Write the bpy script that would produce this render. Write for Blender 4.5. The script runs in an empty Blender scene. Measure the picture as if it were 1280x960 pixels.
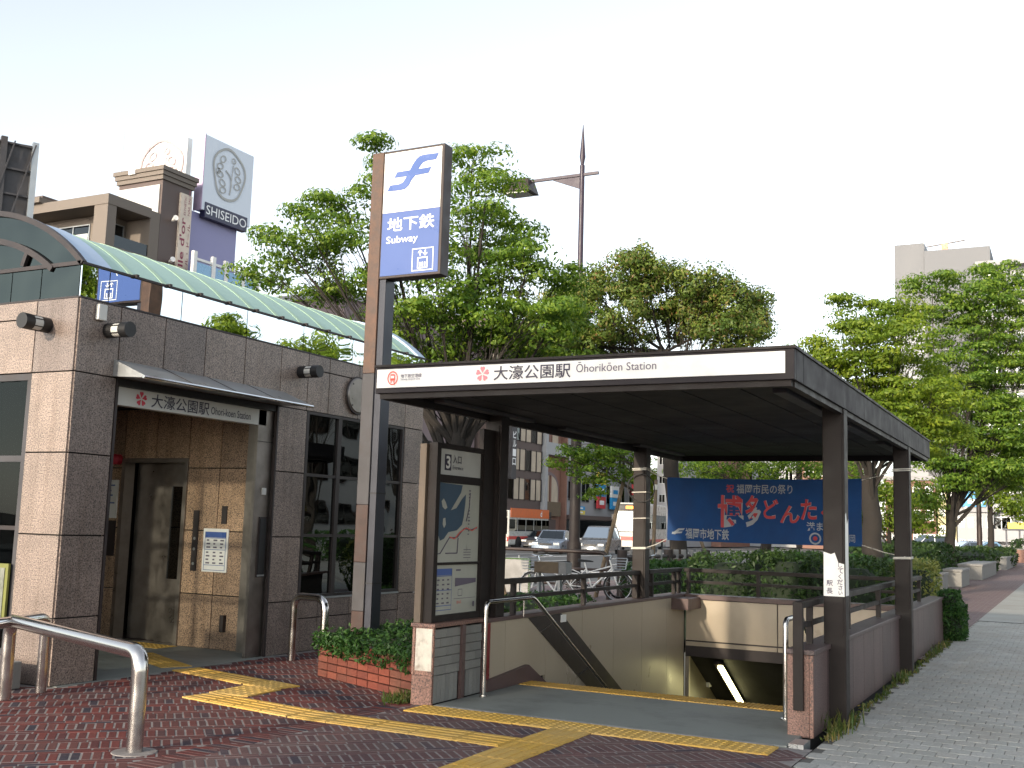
import bpy, bmesh, math, random
from mathutils import Vector as V, Matrix, noise as mnoise
random.seed(7)
R = math.radians
scn = bpy.context.scene
col = scn.collection

# ---------------------------------------------------------------- camera
FPX = 1360.13
YAW, PITCH, ROLL = -.47624, .129738, .029617
CAM = V((0, 0, 1.6))
fw = V((math.sin(YAW)*math.cos(PITCH), math.cos(YAW)*math.cos(PITCH), math.sin(PITCH)))
_r = V((math.cos(YAW), -math.sin(YAW), 0)); _u = _r.cross(fw)
rt = _r*math.cos(ROLL) + _u*math.sin(ROLL)
up = -_r*math.sin(ROLL) + _u*math.cos(ROLL)
cam_d = bpy.data.cameras.new('camera'); cam = bpy.data.objects.new('camera', cam_d); col.objects.link(cam)
cam.matrix_world = Matrix(((rt.x, up.x, -fw.x, CAM.x), (rt.y, up.y, -fw.y, CAM.y), (rt.z, up.z, -fw.z, CAM.z), (0, 0, 0, 1)))
cam_d.sensor_width = 36; cam_d.lens = 36*FPX/1280; cam_d.clip_start = .05; cam_d.clip_end = 3000
scn.camera = cam

# ---------------------------------------------------------------- sky, sun, exposure
SUN_EL, SUN_AZ = R(15), R(188)          # azimuth clockwise from +Y: the sun stands behind the camera, a little left
w = bpy.data.worlds.new('World'); scn.world = w; w.use_nodes = True
nt = w.node_tree; bg = nt.nodes['Background']
sky = nt.nodes.new('ShaderNodeTexSky'); sky.sky_type = 'NISHITA'; sky.sun_disc = False
sky.sun_elevation = SUN_EL; sky.sun_rotation = SUN_AZ; sky.air_density = 1.0; sky.dust_density = 1.0; sky.ozone_density = 1.0
hs = nt.nodes.new('ShaderNodeHueSaturation'); hs.inputs['Saturation'].default_value = .38
nt.links.new(sky.outputs[0], hs.inputs['Color']); nt.links.new(hs.outputs[0], bg.inputs[0])
bg.inputs[1].default_value = .15
sl = bpy.data.lights.new('sun', 'SUN'); sl.energy = 2.0; sl.angle = R(1.5); sl.color = (1, .85, .66)
so = bpy.data.objects.new('sun', sl); col.objects.link(so)
sd = V((math.sin(SUN_AZ)*math.cos(SUN_EL), math.cos(SUN_AZ)*math.cos(SUN_EL), math.sin(SUN_EL)))
so.rotation_euler = (-sd).to_track_quat('-Z', 'Y').to_euler(); so.location = sd*60
scn.view_settings.view_transform = 'Standard'; scn.view_settings.look = 'None'
scn.view_settings.exposure = 1.3; scn.view_settings.gamma = 1
scn.render.engine = 'CYCLES'
scn.cycles.use_denoising = True
scn.cycles.max_bounces = 7; scn.cycles.transparent_max_bounces = 12; scn.cycles.caustics_reflective = False; scn.cycles.caustics_refractive = False

# ---------------------------------------------------------------- helpers
def at(x, y, d):
    """world point d metres deep along the view axis behind pixel x, y of the 1280x960 photograph"""
    return CAM + (fw + rt*((x-640)/FPX) - up*((y-480)/FPX))*d
def atX(x, y, X):
    d = fw + rt*((x-640)/FPX) - up*((y-480)/FPX); return CAM + d*((X-CAM.x)/d.x)
def atY(x, y, Y):
    d = fw + rt*((x-640)/FPX) - up*((y-480)/FPX); return CAM + d*((Y-CAM.y)/d.y)
def atZ(x, y, Z=0):
    d = fw + rt*((x-640)/FPX) - up*((y-480)/FPX); return CAM + d*((Z-CAM.z)/d.z)

ORG = {}
def org(o):
    return ORG.get(o.name, V((0, 0, 0))) if o else V((0, 0, 0))
def thing(name, label, cat, loc=(0, 0, 0), group=None):
    o = bpy.data.objects.new(name, None); col.objects.link(o); o.location = loc; o.empty_display_size = .2
    o['label'] = label; o['category'] = cat
    if group: o['group'] = group
    ORG[o.name] = V(loc); return o
def tag(o, label, cat, group=None):
    o['label'] = label; o['category'] = cat
    if group: o['group'] = group
    return o
def structure(o):
    o['kind'] = 'structure'; return o

class MB:
    def __init__(s): s.v = []; s.f = []
    def add(s, vs, fs):
        n = len(s.v); s.v += [V(p) for p in vs]; s.f += [tuple(i+n for i in f) for f in fs]; return s
    def box(s, x0, x1, y0, y1, z0, z1):
        if x0 > x1: x0, x1 = x1, x0
        if y0 > y1: y0, y1 = y1, y0
        if z0 > z1: z0, z1 = z1, z0
        return s.add([(x0,y0,z0),(x1,y0,z0),(x1,y1,z0),(x0,y1,z0),(x0,y0,z1),(x1,y0,z1),(x1,y1,z1),(x0,y1,z1)],
                     [(3,2,1,0),(4,5,6,7),(0,1,5,4),(1,2,6,5),(2,3,7,6),(3,0,4,7)])
    def obox(s, c, ax, ay, az):
        c, ax, ay, az = V(c), V(ax), V(ay), V(az)
        p = [c + ax*a + ay*b + az*d for d in (-1, 1) for a, b in ((-1,-1),(1,-1),(1,1),(-1,1))]
        return s.add(p, [(3,2,1,0),(4,5,6,7),(0,1,5,4),(1,2,6,5),(2,3,7,6),(3,0,4,7)])
    def bar(s, a, b, w, h, upv=(0, 0, 1)):
        a, b = V(a), V(b); d = b-a; l = d.length; d.normalize(); u = V(upv)
        sd_ = d.cross(u)
        if sd_.length < 1e-4: sd_ = d.cross(V((1, 0, 0)))
        sd_.normalize(); u = sd_.cross(d)
        return s.obox((a+b)/2, d*l/2, sd_*w/2, u*h/2)
    def tube(s, pts, r, seg=8, cap=True):
        pts = [V(p) for p in pts]; n = len(pts); rr = r if hasattr(r, '__len__') else [r]*n
        base = len(s.v); ref = None
        for i, p in enumerate(pts):
            d = (pts[min(i+1, n-1)] - pts[max(i-1, 0)])
            if d.length < 1e-9: d = V((0, 0, 1))
            d.normalize()
            if ref is None:
                ref = V((0, 0, 1)) if abs(d.z) < .9 else V((1, 0, 0))
            a = d.cross(ref)
            if a.length < 1e-6: a = d.cross(V((.3, .8, .5)))
            a.normalize(); b = a.cross(d); ref = -(a.cross(d)) if False else b
            b.normalize()
            for k in range(seg):
                t = 2*math.pi*k/seg; s.v.append(p + (a*math.cos(t) + b*math.sin(t))*rr[i])
            ref = b
        for i in range(n-1):
            for k in range(seg):
                q = (k+1) % seg; s.f.append((base+i*seg+k, base+i*seg+q, base+(i+1)*seg+q, base+(i+1)*seg+k))
        if cap:
            s.f.append(tuple(base+k for k in range(seg))[::-1]); s.f.append(tuple(base+(n-1)*seg+k for k in range(seg)))
        return s
    def cyl(s, a, b, r0, r1=None, seg=12): return s.tube([a, b], [r0, r0 if r1 is None else r1], seg)
    def prism(s, poly, O, ux, uy, un, t):
        """2-D polygon in plane (O,ux,uy) extruded t along un"""
        O, ux, uy, un = V(O), V(ux), V(uy), V(un); n = len(poly)
        a = [O + ux*p[0] + uy*p[1] for p in poly]; b = [p + un*t for p in a]
        fs = [tuple(range(n))[::-1], tuple(range(n, 2*n))] + [(i, (i+1) % n, n+(i+1) % n, n+i) for i in range(n)]
        return s.add(a+b, fs)
    def quad(s, a, b, c, d): return s.add([a, b, c, d], [(0, 1, 2, 3)])
    def torus(s, c, n, R_, r, seg=24, sseg=6):
        c, n = V(c), V(n).normalized(); a = n.orthogonal().normalized(); b = n.cross(a); base = len(s.v)
        for i in range(seg):
            t = 2*math.pi*i/seg; d = a*math.cos(t) + b*math.sin(t)
            for k in range(sseg):
                q = 2*math.pi*k/sseg; s.v.append(c + d*(R_ + r*math.cos(q)) + n*r*math.sin(q))
        for i in range(seg):
            for k in range(sseg):
                j, l = (i+1) % seg, (k+1) % sseg
                s.f.append((base+i*sseg+k, base+i*sseg+l, base+j*sseg+l, base+j*sseg+k))
        return s
    def disc(s, c, n, r, t=.01, seg=24):
        c, n = V(c), V(n).normalized(); return s.tube([c, c+n*t], [r, r], seg)
    def build(s, name, mat, parent=None, smooth=False, bevel=0, kind=None, L=None):
        L = org(parent) if parent else (V(L) if L is not None else V((0, 0, 0)))
        me = bpy.data.meshes.new(name); me.from_pydata([p-L for p in s.v], [], s.f); me.update()
        bm = bmesh.new(); bm.from_mesh(me); bmesh.ops.recalc_face_normals(bm, faces=bm.faces[:]); bm.to_mesh(me); bm.free()
        o = bpy.data.objects.new(name, me); col.objects.link(o)
        if mat: me.materials.append(M[mat] if isinstance(mat, str) else mat)
        if parent: o.parent = parent
        else: o.location = L
        ORG[o.name] = L
        if smooth:
            for p in me.polygons: p.use_smooth = True
            me.set_sharp_from_angle(angle=R(38))
        if bevel:
            b = o.modifiers.new('bevel', 'BEVEL'); b.width = bevel; b.segments = 2; b.limit_method = 'ANGLE'; b.angle_limit = R(40)
        if kind: o['kind'] = kind
        return o

def inst(src, name, parent, loc, rotz=0, scale=None):
    """a piece sharing src's mesh data, at world position loc"""
    o = bpy.data.objects.new(name, src); col.objects.link(o)
    L = org(parent); o.parent = parent; o.location = V(loc)-L; o.rotation_euler = (0, 0, rotz)
    if scale: o.scale = scale
    ORG[o.name] = V(loc); return o

def copy_tree(o, shift, label=None, group=None, parent=None):
    c = o.copy(); col.objects.link(c)
    if parent: c.parent = parent
    else:
        c.location = V(o.location) + V(shift)
        if label: c['label'] = label
        if group: c['group'] = group
    for ch in list(o.children): copy_tree(ch, shift, parent=c)
    return c

def fillet(pts, r, n=5):
    pts = [V(p) for p in pts]; out = [pts[0]]
    for i in range(1, len(pts)-1):
        a, b, c = pts[i-1], pts[i], pts[i+1]; d0, d1 = (a-b), (c-b); q = min(r, d0.length*.49, d1.length*.49)
        p0, p1 = b + d0.normalized()*q, b + d1.normalized()*q
        for k in range(n+1):
            t = k/n; out.append(p0*(1-t)**2 + b*2*t*(1-t) + p1*t*t)
    out.append(pts[-1]); return out

# ---------------------------------------------------------------- materials
M = {}
def _new(name):
    m = bpy.data.materials.new(name); m.use_nodes = True; n = m.node_tree; b = n.nodes['Principled BSDF']; M[name] = m; return m, n, b
def _n(n, t, **k):
    x = n.nodes.new(t)
    for a, v in k.items():
        if a in x.inputs: x.inputs[a].default_value = v
        else: setattr(x, a, v)
    return x
def _ramp(n, stops, interp='LINEAR'):
    r = n.nodes.new('ShaderNodeValToRGB'); r.color_ramp.interpolation = interp; e = r.color_ramp.elements
    while len(e) < len(stops): e.new(.5)
    for x, (p, c) in zip(e, stops): x.position = p; x.color = (*c, 1)
    return r
def _pos(n): return _n(n, 'ShaderNodeNewGeometry').outputs['Position']
def _rand(n):
    g = _n(n, 'ShaderNodeNewGeometry'); oi = _n(n, 'ShaderNodeObjectInfo'); a = _n(n, 'ShaderNodeMath', operation='ADD'); f = _n(n, 'ShaderNodeMath', operation='FRACT')
    n.links.new(g.outputs['Random Per Island'], a.inputs[0]); n.links.new(oi.outputs['Random'], a.inputs[1]); n.links.new(a.outputs[0], f.inputs[0]); return f.outputs[0]
def sc(c, k): return tuple(min(1, x*k) for x in c)
def pm(name, c, rough=.6, metal=0, var=.12, scale=3., bump=0., bscale=60., spec=.5, dirt=None, dirt_amt=.5, dscale=1.2):
    """plain paint / stone / metal with uneven tone, worn roughness and fine relief"""
    m, n, b = _new(name); p = _pos(n)
    t = _n(n, 'ShaderNodeTexNoise', Scale=scale, Detail=6., Roughness=.62); n.links.new(p, t.inputs['Vector'])
    r = _ramp(n, [(.3, sc(c, 1-var)), (.7, sc(c, 1+var))]); n.links.new(t.outputs[0], r.inputs[0]); out = r.outputs[0]
    if dirt:
        d = _n(n, 'ShaderNodeTexNoise', Scale=dscale, Detail=8., Roughness=.7); n.links.new(p, d.inputs['Vector'])
        dr = _ramp(n, [(.5, (0, 0, 0)), (.68, (dirt_amt,)*3)]); n.links.new(d.outputs[0], dr.inputs[0])
        mx = _n(n, 'ShaderNodeMix', data_type='RGBA'); n.links.new(dr.outputs[0], mx.inputs[0]); n.links.new(out, mx.inputs[6]); mx.inputs[7].default_value = (*dirt, 1); out = mx.outputs[2]
    n.links.new(out, b.inputs['Base Color'])
    rr = _ramp(n, [(.3, (max(0, rough-.1),)*3), (.7, (min(1, rough+.1),)*3)]); n.links.new(t.outputs[0], rr.inputs[0]); n.links.new(rr.outputs[0], b.inputs['Roughness'])
    b.inputs['Metallic'].default_value = metal; b.inputs['Specular IOR Level'].default_value = spec
    if bump:
        q = _n(n, 'ShaderNodeTexNoise', Scale=bscale, Detail=4.); n.links.new(p, q.inputs['Vector'])
        bp = _n(n, 'ShaderNodeBump', Strength=bump, Distance=.01); n.links.new(q.outputs[0], bp.inputs['Height']); n.links.new(bp.outputs[0], b.inputs['Normal'])
    return m
def granite(name, c, rough=.35, dark=(.06, .05, .05), scale=75., var=.25):
    m, n, b = _new(name); p = _pos(n)
    t = _n(n, 'ShaderNodeTexNoise', Scale=scale, Detail=3., Roughness=.7); n.links.new(p, t.inputs['Vector'])
    r = _ramp(n, [(.37, dark), (.44, sc(c, .62)), (.50, c), (.60, sc(c, 1.3)), (.70, sc(c, 1.65))]); n.links.new(t.outputs[0], r.inputs[0])
    k = _rand(n); rk = _ramp(n, [(0, (1-var, 1-var, 1-var*.9)), (1, (1+var*.5, 1+var*.4, 1+var*.3))]); n.links.new(k, rk.inputs[0])
    s = _n(n, 'ShaderNodeTexNoise', Scale=2.2, Detail=7., Roughness=.7); n.links.new(p, s.inputs['Vector']); rs = _ramp(n, [(.35, (.78,)*3), (.6, (1.03,)*3)]); n.links.new(s.outputs[0], rs.inputs[0])
    a = _n(n, 'ShaderNodeMix', data_type='RGBA', blend_type='MULTIPLY'); a.inputs[0].default_value = 1; n.links.new(r.outputs[0], a.inputs[6]); n.links.new(rk.outputs[0], a.inputs[7])
    a2 = _n(n, 'ShaderNodeMix', data_type='RGBA', blend_type='MULTIPLY'); a2.inputs[0].default_value = 1; n.links.new(a.outputs[2], a2.inputs[6]); n.links.new(rs.outputs[0], a2.inputs[7])
    mp = _n(n, 'ShaderNodeMapping'); mp.inputs['Scale'].default_value = (7., 7., .55); n.links.new(p, mp.inputs[0]); w_ = _n(n, 'ShaderNodeTexNoise', Scale=1., Detail=5., Roughness=.65); n.links.new(mp.outputs[0], w_.inputs['Vector'])
    rw_ = _ramp(n, [(.52, (1, 1, 1)), (.60, (.80, .77, .74)), (.74, (.55, .5, .47))]); n.links.new(w_.outputs[0], rw_.inputs[0])   # water streaks
    a3 = _n(n, 'ShaderNodeMix', data_type='RGBA', blend_type='MULTIPLY'); a3.inputs[0].default_value = .55; n.links.new(a2.outputs[2], a3.inputs[6]); n.links.new(rw_.outputs[0], a3.inputs[7])
    n.links.new(a3.outputs[2], b.inputs['Base Color']); b.inputs['Roughness'].default_value = rough
    return m
def pieces(name, stops, rough=.7, bump=.35, var=.25, spec=.4, wear=None):
    """bricks, tiles, pavers: one tone for each piece, drawn from stops, plus grain"""
    m, n, b = _new(name); p = _pos(n); k = _rand(n); r = _ramp(n, stops, 'CONSTANT'); n.links.new(k, r.inputs[0])
    t = _n(n, 'ShaderNodeTexNoise', Scale=45., Detail=6., Roughness=.7); n.links.new(p, t.inputs['Vector'])
    rs = _ramp(n, [(.3, (1-var,)*3), (.7, (1+var,)*3)]); n.links.new(t.outputs[0], rs.inputs[0])
    a = _n(n, 'ShaderNodeMix', data_type='RGBA', blend_type='MULTIPLY'); a.inputs[0].default_value = 1; n.links.new(r.outputs[0], a.inputs[6]); n.links.new(rs.outputs[0], a.inputs[7]); out = a.outputs[2]
    if wear:
        d = _n(n, 'ShaderNodeTexNoise', Scale=.9, Detail=8., Roughness=.68); n.links.new(p, d.inputs['Vector'])
        dr = _ramp(n, [(.42, (0, 0, 0)), (.66, (.75,)*3)]); n.links.new(d.outputs[0], dr.inputs[0])
        mx = _n(n, 'ShaderNodeMix', data_type='RGBA'); n.links.new(dr.outputs[0], mx.inputs[0]); n.links.new(out, mx.inputs[6]); mx.inputs[7].default_value = (*wear, 1); out = mx.outputs[2]
    n.links.new(out, b.inputs['Base Color']); b.inputs['Roughness'].default_value = rough; b.inputs['Specular IOR Level'].default_value = spec
    bp = _n(n, 'ShaderNodeBump', Strength=bump, Distance=.004); n.links.new(t.outputs[0], bp.inputs['Height']); n.links.new(bp.outputs[0], b.inputs['Normal'])
    return m
def leafmat(name, stops, trans=.45):
    m, n, b = _new(name); k = _rand(n); r = _ramp(n, stops); n.links.new(k, r.inputs[0])
    p = _pos(n); t = _n(n, 'ShaderNodeTexNoise', Scale=.9, Detail=3.); n.links.new(p, t.inputs['Vector']); rs = _ramp(n, [(.35, (.72, .8, .7)), (.65, (1.2, 1.12, 1.0))]); n.links.new(t.outputs[0], rs.inputs[0])
    a = _n(n, 'ShaderNodeMix', data_type='RGBA', blend_type='MULTIPLY'); a.inputs[0].default_value = 1; n.links.new(r.outputs[0], a.inputs[6]); n.links.new(rs.outputs[0], a.inputs[7])
    n.links.new(a.outputs[2], b.inputs['Base Color']); b.inputs['Roughness'].default_value = .5; b.inputs['Specular IOR Level'].default_value = .35
    tl = _n(n, 'ShaderNodeBsdfTranslucent'); g = _n(n, 'ShaderNodeMix', data_type='RGBA', blend_type='MULTIPLY'); g.inputs[0].default_value = 1; n.links.new(a.outputs[2], g.inputs[6]); g.inputs[7].default_value = (1.0, 1.0, .5, 1); n.links.new(g.outputs[2], tl.inputs[0])
    ms = _n(n, 'ShaderNodeMixShader'); ms.inputs[0].default_value = trans; o = n.nodes['Material Output']
    n.links.new(b.outputs[0], ms.inputs[1]); n.links.new(tl.outputs[0], ms.inputs[2]); n.links.new(ms.outputs[0], o.inputs[0]); return m
def glass(name, tint=(.5, .55, .55), refl=(.9, .95, .95), f=.35, rough=.01, wave=0):
    """window glass: transparent body, mirror coat whose strength follows the viewing angle"""
    m, n, b = _new(name); n.nodes.remove(b); o = n.nodes['Material Output']
    t = _n(n, 'ShaderNodeBsdfTransparent'); t.inputs[0].default_value = (*tint, 1); g = _n(n, 'ShaderNodeBsdfGlossy'); g.inputs[0].default_value = (*refl, 1); g.inputs['Roughness'].default_value = rough
    fr = _n(n, 'ShaderNodeFresnel'); fr.inputs[0].default_value = 1.5; mr = _n(n, 'ShaderNodeMapRange'); mr.inputs[3].default_value = f; mr.inputs[4].default_value = 1.; n.links.new(fr.outputs[0], mr.inputs[0])
    s = _n(n, 'ShaderNodeMixShader'); n.links.new(mr.outputs[0], s.inputs[0]); n.links.new(t.outputs[0], s.inputs[1]); n.links.new(g.outputs[0], s.inputs[2]); n.links.new(s.outputs[0], o.inputs[0])
    if wave:
        q = _n(n, 'ShaderNodeTexNoise', Scale=1.6, Detail=1.); n.links.new(_pos(n), q.inputs['Vector']); bp = _n(n, 'ShaderNodeBump', Strength=wave, Distance=.05); n.links.new(q.outputs[0], bp.inputs['Height']); n.links.new(bp.outputs[0], g.inputs['Normal'])
    return m
def emit(name, c, k):
    m, n, b = _new(name); b.inputs['Base Color'].default_value = (*c, 1); b.inputs['Emission Color'].default_value = (*c, 1); b.inputs['Emission Strength'].default_value = k; return m

granite('granite', (.265, .212, .180)); granite('granite_hall_lit', (.44, .30, .20), .3); granite('granite_pink', (.30, .165, .125), .5); granite('granite_wall', (.115, .078, .075), .5, scale=80.)  # lobby granite is coloured warmer and paler to stand for warm light there
pm('joint', (.02, .018, .017), .9); pm('paver_joint', (.10, .095, .085), .95, 0, .3, 9); pm('dark_metal', (.035, .028, .028), .45, .3, .2, 5); pm('bronze', (.035, .023, .020), .5, .2, .25, 6, dirt=(.03, .025, .022))
pm('brown_paint', (.018, .0135, .0125), .55, 0, .3, 7, .08, 90, spec=.25, dirt=(.026, .022, .02)); pm('fascia', (.026, .022, .0245), .6, 0, .2, 5, spec=.2, dirt=(.04, .036, .036))
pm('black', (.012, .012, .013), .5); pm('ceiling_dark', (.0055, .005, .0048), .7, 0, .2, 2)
m, n, b = _new('steel'); b.inputs['Metallic'].default_value = 1; b.inputs['Base Color'].default_value = (.62, .6, .58, 1); t = _n(n, 'ShaderNodeTexNoise', Scale=7., Detail=6.); n.links.new(_pos(n), t.inputs['Vector']); r_ = _ramp(n, [(.3, (.10,)*3), (.75, (.28,)*3)]); n.links.new(t.outputs[0], r_.inputs[0]); n.links.new(r_.outputs[0], b.inputs['Roughness'])
pm('brushed', (.28, .25, .225), .36, .9, .2, 4); pm('chrome_bar', (.7, .72, .72), .15, 1, .05)
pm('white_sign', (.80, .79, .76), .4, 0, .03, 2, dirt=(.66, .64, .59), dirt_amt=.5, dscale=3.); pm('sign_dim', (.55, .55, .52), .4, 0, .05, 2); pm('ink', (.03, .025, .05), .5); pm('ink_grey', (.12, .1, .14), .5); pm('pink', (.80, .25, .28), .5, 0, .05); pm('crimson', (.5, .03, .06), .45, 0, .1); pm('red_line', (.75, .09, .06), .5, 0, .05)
pm('sign_blue', (.055, .105, .31), .35, 0, .04, 2); pm('logo_blue', (.065, .12, .34), .3, 0, .03); pm('white_ink', (.85, .86, .86), .4, 0, .02); pm('post_rust', (.098, .053, .034), .6, 0, .4, 9, .12, 60, dirt=(.06, .04, .034), dirt_amt=.8, dscale=2.5); pm('post_grey', (.062, .061, .066), .55, 0, .2, 3, spec=.3, dirt=(.045, .034, .028)); pm('post_dark', (.03, .033, .045), .4, .2, .2); pm('post_red', (.05, .027, .022), .6, .1, .35, 6, .12, 60, dirt=(.055, .05, .05), dscale=5.)
pm('tan_post', (.12, .088, .06), .55, 0, .15, 6, dirt=(.13, .1, .08))
pm('beige_panel', (.42, .355, .265), .35, 0, .05, 1.5, dirt=(.36, .3, .23), dirt_amt=.35); pm('red_tile', (.22, .03, .035), .35); pm('coping', (.10, .062, .058), .5, 0, .2, 9)
pm('slab', (.20, .215, .20), .6, 0, .16, 2.2, .05, 90, dirt=(.10, .105, .10), dirt_amt=.7); pm('concrete', (.25, .245, .235), .8, 0, .2, 4, .2, 40, dirt=(.18, .17, .16)); pm('mortar', (.22, .20, .19), .9, 0, .3, 12, dirt=(.12, .1, .09), dirt_amt=.8, dscale=2.); pm('dirt', (.06, .05, .04), .95, 0, .3, 8)
pieces('paving_red', [(0, (.120, .040, .037)), (.22, (.155, .047, .041)), (.40, (.098, .038, .038)), (.58, (.130, .053, .048)), (.74, (.080, .042, .044)), (.88, (.046, .042, .054))], .8, spec=.12, wear=(.105, .060, .056))
pieces('paving_purple', [(0, (.118, .068, .067)), (.3, (.138, .078, .075)), (.55, (.104, .063, .065)), (.75, (.125, .085, .081)), (.92, (.066, .054, .066))], .8, spec=.12, wear=(.135, .094, .088))
pieces('paving_grey', [(0, (.365, .365, .34)), (.3, (.395, .39, .365)), (.55, (.34, .34, .315)), (.8, (.375, .365, .335))], .85, spec=.25, wear=(.30, .285, .25))
pieces('tactile', [(0, (.56, .345, .075)), (.35, (.60, .37, .085)), (.7, (.53, .325, .075))], .75, spec=.15, wear=(.50, .355, .15)); pieces('tactile_worn', [(0, (.52, .36, .14)), (.5, (.56, .38, .13))], .6, wear=(.46, .38, .22))
pieces('planter_brick', [(0, (.155, .040, .026)), (.3, (.185, .050, .031)), (.55, (.13, .036, .025)), (.85, (.15, .055, .036)), (.95, (.08, .036, .03))], .75, wear=(.10, .05, .036)); pieces('wall_tile', [(0, (.25, .25, .235)), (.4, (.28, .28, .26)), (.75, (.22, .222, .21))], .35, .15, .12, wear=(.19, .185, .17))
glass('mirror_glass', (.05, .06, .06), (.86, .92, .95), .8, .01, .05); glass('window_glass', (.55, .58, .58), (.30, .34, .34), .02, .008, .03); glass('dark_glass', (.13, .15, .15), (.8, .86, .86), .10, .012, .06); glass('gable_glass', (.10, .13, .13), (.17, .20, .19), .35, .02, .6)
pm('roof_green', (.38, .54, .48), .6, 0, .06, 1.5, spec=.25, dirt=(.33, .49, .43), dirt_amt=.5); pm('roof_rib', (.42, .57, .43), .65, 0, .08, spec=.2); pm('roof_edge', (.42, .53, .68), .5, .1, .05); pm('alu', (.40, .42, .43), .35, .7, .1)
pm('asphalt', (.085, .09, .092), .8, 0, .15, 1.2, .2, 80); pm('road_white', (.62, .62, .60), .7, 0, .15, 4, dirt=(.3, .3, .3)); pm('kerb_stone', (.22, .215, .20), .8, 0, .15, 3, .2, 50)
m, n, b = _new('walkway'); bt = _n(n, 'ShaderNodeTexBrick', Scale=1.); bt.inputs['Brick Width'].default_value = .24; bt.inputs['Row Height'].default_value = .07; bt.inputs['Mortar Size'].default_value = .006; bt.inputs['Color1'].default_value = (.13, .07, .07, 1); bt.inputs['Color2'].default_value = (.17, .105, .10, 1); bt.inputs['Mortar'].default_value = (.22, .2, .19, 1); n.links.new(_pos(n), bt.inputs['Vector']); n.links.new(bt.outputs[0], b.inputs['Base Color']); b.inputs['Roughness'].default_value = .75
pm('grass', (.055, .085, .025), .9, 0, .35, 4, .3, 60); pm('bark', (.024, .0195, .016), .9, 0, .3, 9, .8, 45, dirt=(.017, .015, .013)); pm('bark_tan', (.07, .054, .036), .9, 0, .25, 9, .5, 40); pm('wood_pole', (.15, .11, .07), .8, 0, .25, 9, .3, 40)
leafmat('leaf_zelkova', [(0, (.064, .138, .021)), (.4, (.122, .225, .028)), (.75, (.19, .30, .038)), (1, (.26, .36, .052))], .5); leafmat('leaf_camphor', [(0, (.066, .115, .023)), (.45, (.118, .182, .033)), (.8, (.18, .235, .046)), (.95, (.23, .19, .07)), (1, (.26, .13, .06))], .35); leafmat('leaf_light', [(0, (.11, .19, .021)), (.5, (.195, .29, .031)), (1, (.30, .38, .045))], .55); leafmat('leaf_hedge', [(0, (.018, .042, .012)), (.5, (.032, .068, .018)), (1, (.055, .10, .025))], .25); leafmat('leaf_ivy', [(0, (.02, .06, .018)), (.5, (.035, .095, .024)), (1, (.065, .14, .035))], .3); leafmat('leaf_yellow', [(0, (.13, .17, .045)), (.5, (.19, .22, .07)), (1, (.25, .27, .10))], .35); leafmat('weed', [(0, (.06, .11, .025)), (.6, (.10, .14, .035)), (1, (.24, .19, .08))], .3)
pm('banner_blue', (.012, .050, .160), .7, 0, .15, 3, .2, 9, spec=.15); pm('banner_red', (.34, .022, .03), .6, 0, .08); pm('banner_grey', (.25, .28, .31), .6); pm('rope', (.6, .58, .52), .8)
emit('tube_light', (1, .90, .42), 4.5)
def pr(P):
    d = V(P)-CAM; z = d.dot(fw); return 640+FPX*d.dot(rt)/z, 480-FPX*d.dot(up)/z, z

def glyphs(body, offset=0.0, res=3):
    c = bpy.data.curves.new('glyphs', 'FONT'); c.body = body; c.offset = offset; c.resolution_u = res
    o = bpy.data.objects.new('glyphs', c); col.objects.link(o); dg = bpy.context.evaluated_depsgraph_get(); dg.update()
    me = bpy.data.meshes.new_from_object(o.evaluated_get(dg)); vs = [p.co.copy() for p in me.vertices]; fs = [tuple(p.vertices) for p in me.polygons]
    bpy.data.objects.remove(o); bpy.data.curves.remove(c); bpy.data.meshes.remove(me)
    x0 = min(p.x for p in vs); x1 = max(p.x for p in vs); y0 = min(p.y for p in vs); y1 = max(p.y for p in vs)
    return [((p.x-x0), (p.y-y0)) for p in vs], fs, x1-x0, y1-y0
def text(mb, body, O, ux, uy, w=None, h=None, offset=0., fn=None):
    """lettering of width w and/or height h, lower left corner at O"""
    vs, fs, gw, gh = glyphs(body, offset)
    kx = (w/gw) if w else h/gh; ky = (h/gh) if h else kx
    if fn: mb.add([fn(x*kx, y*ky) for x, y in vs], fs)
    else:
        O, ux, uy = V(O), V(ux), V(uy); mb.add([O + ux*(x*kx) + uy*(y*ky) for x, y in vs], fs)
    return mb
def sakura(mb, O, ux, uy, r):
    O, ux, uy = V(O), V(ux), V(uy)
    for k in range(5):
        a = math.pi/2 + k*2*math.pi/5; pts = []
        for t, q in ((0, .12), (-.42, .55), (-.50, .75), (-.36, .97), (-.12, 1.02), (0, .88), (.12, 1.02), (.36, .97), (.50, .75), (.42, .55)):
            pts.append(O + (ux*math.cos(a+t*.95) + uy*math.sin(a+t*.95))*r*q)
        mb.add(pts, [tuple(range(len(pts)))])
    return mb
def flat(mb, pts, O, ux, uy):
    O, ux, uy = V(O), V(ux), V(uy); mb.add([O + ux*a + uy*b for a, b in pts], [tuple(range(len(pts)))]); return mb
def rectf(mb, x0, x1, y0, y1, O, ux, uy): return flat(mb, [(x0, y0), (x1, y0), (x1, y1), (x0, y1)], O, ux, uy)

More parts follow.
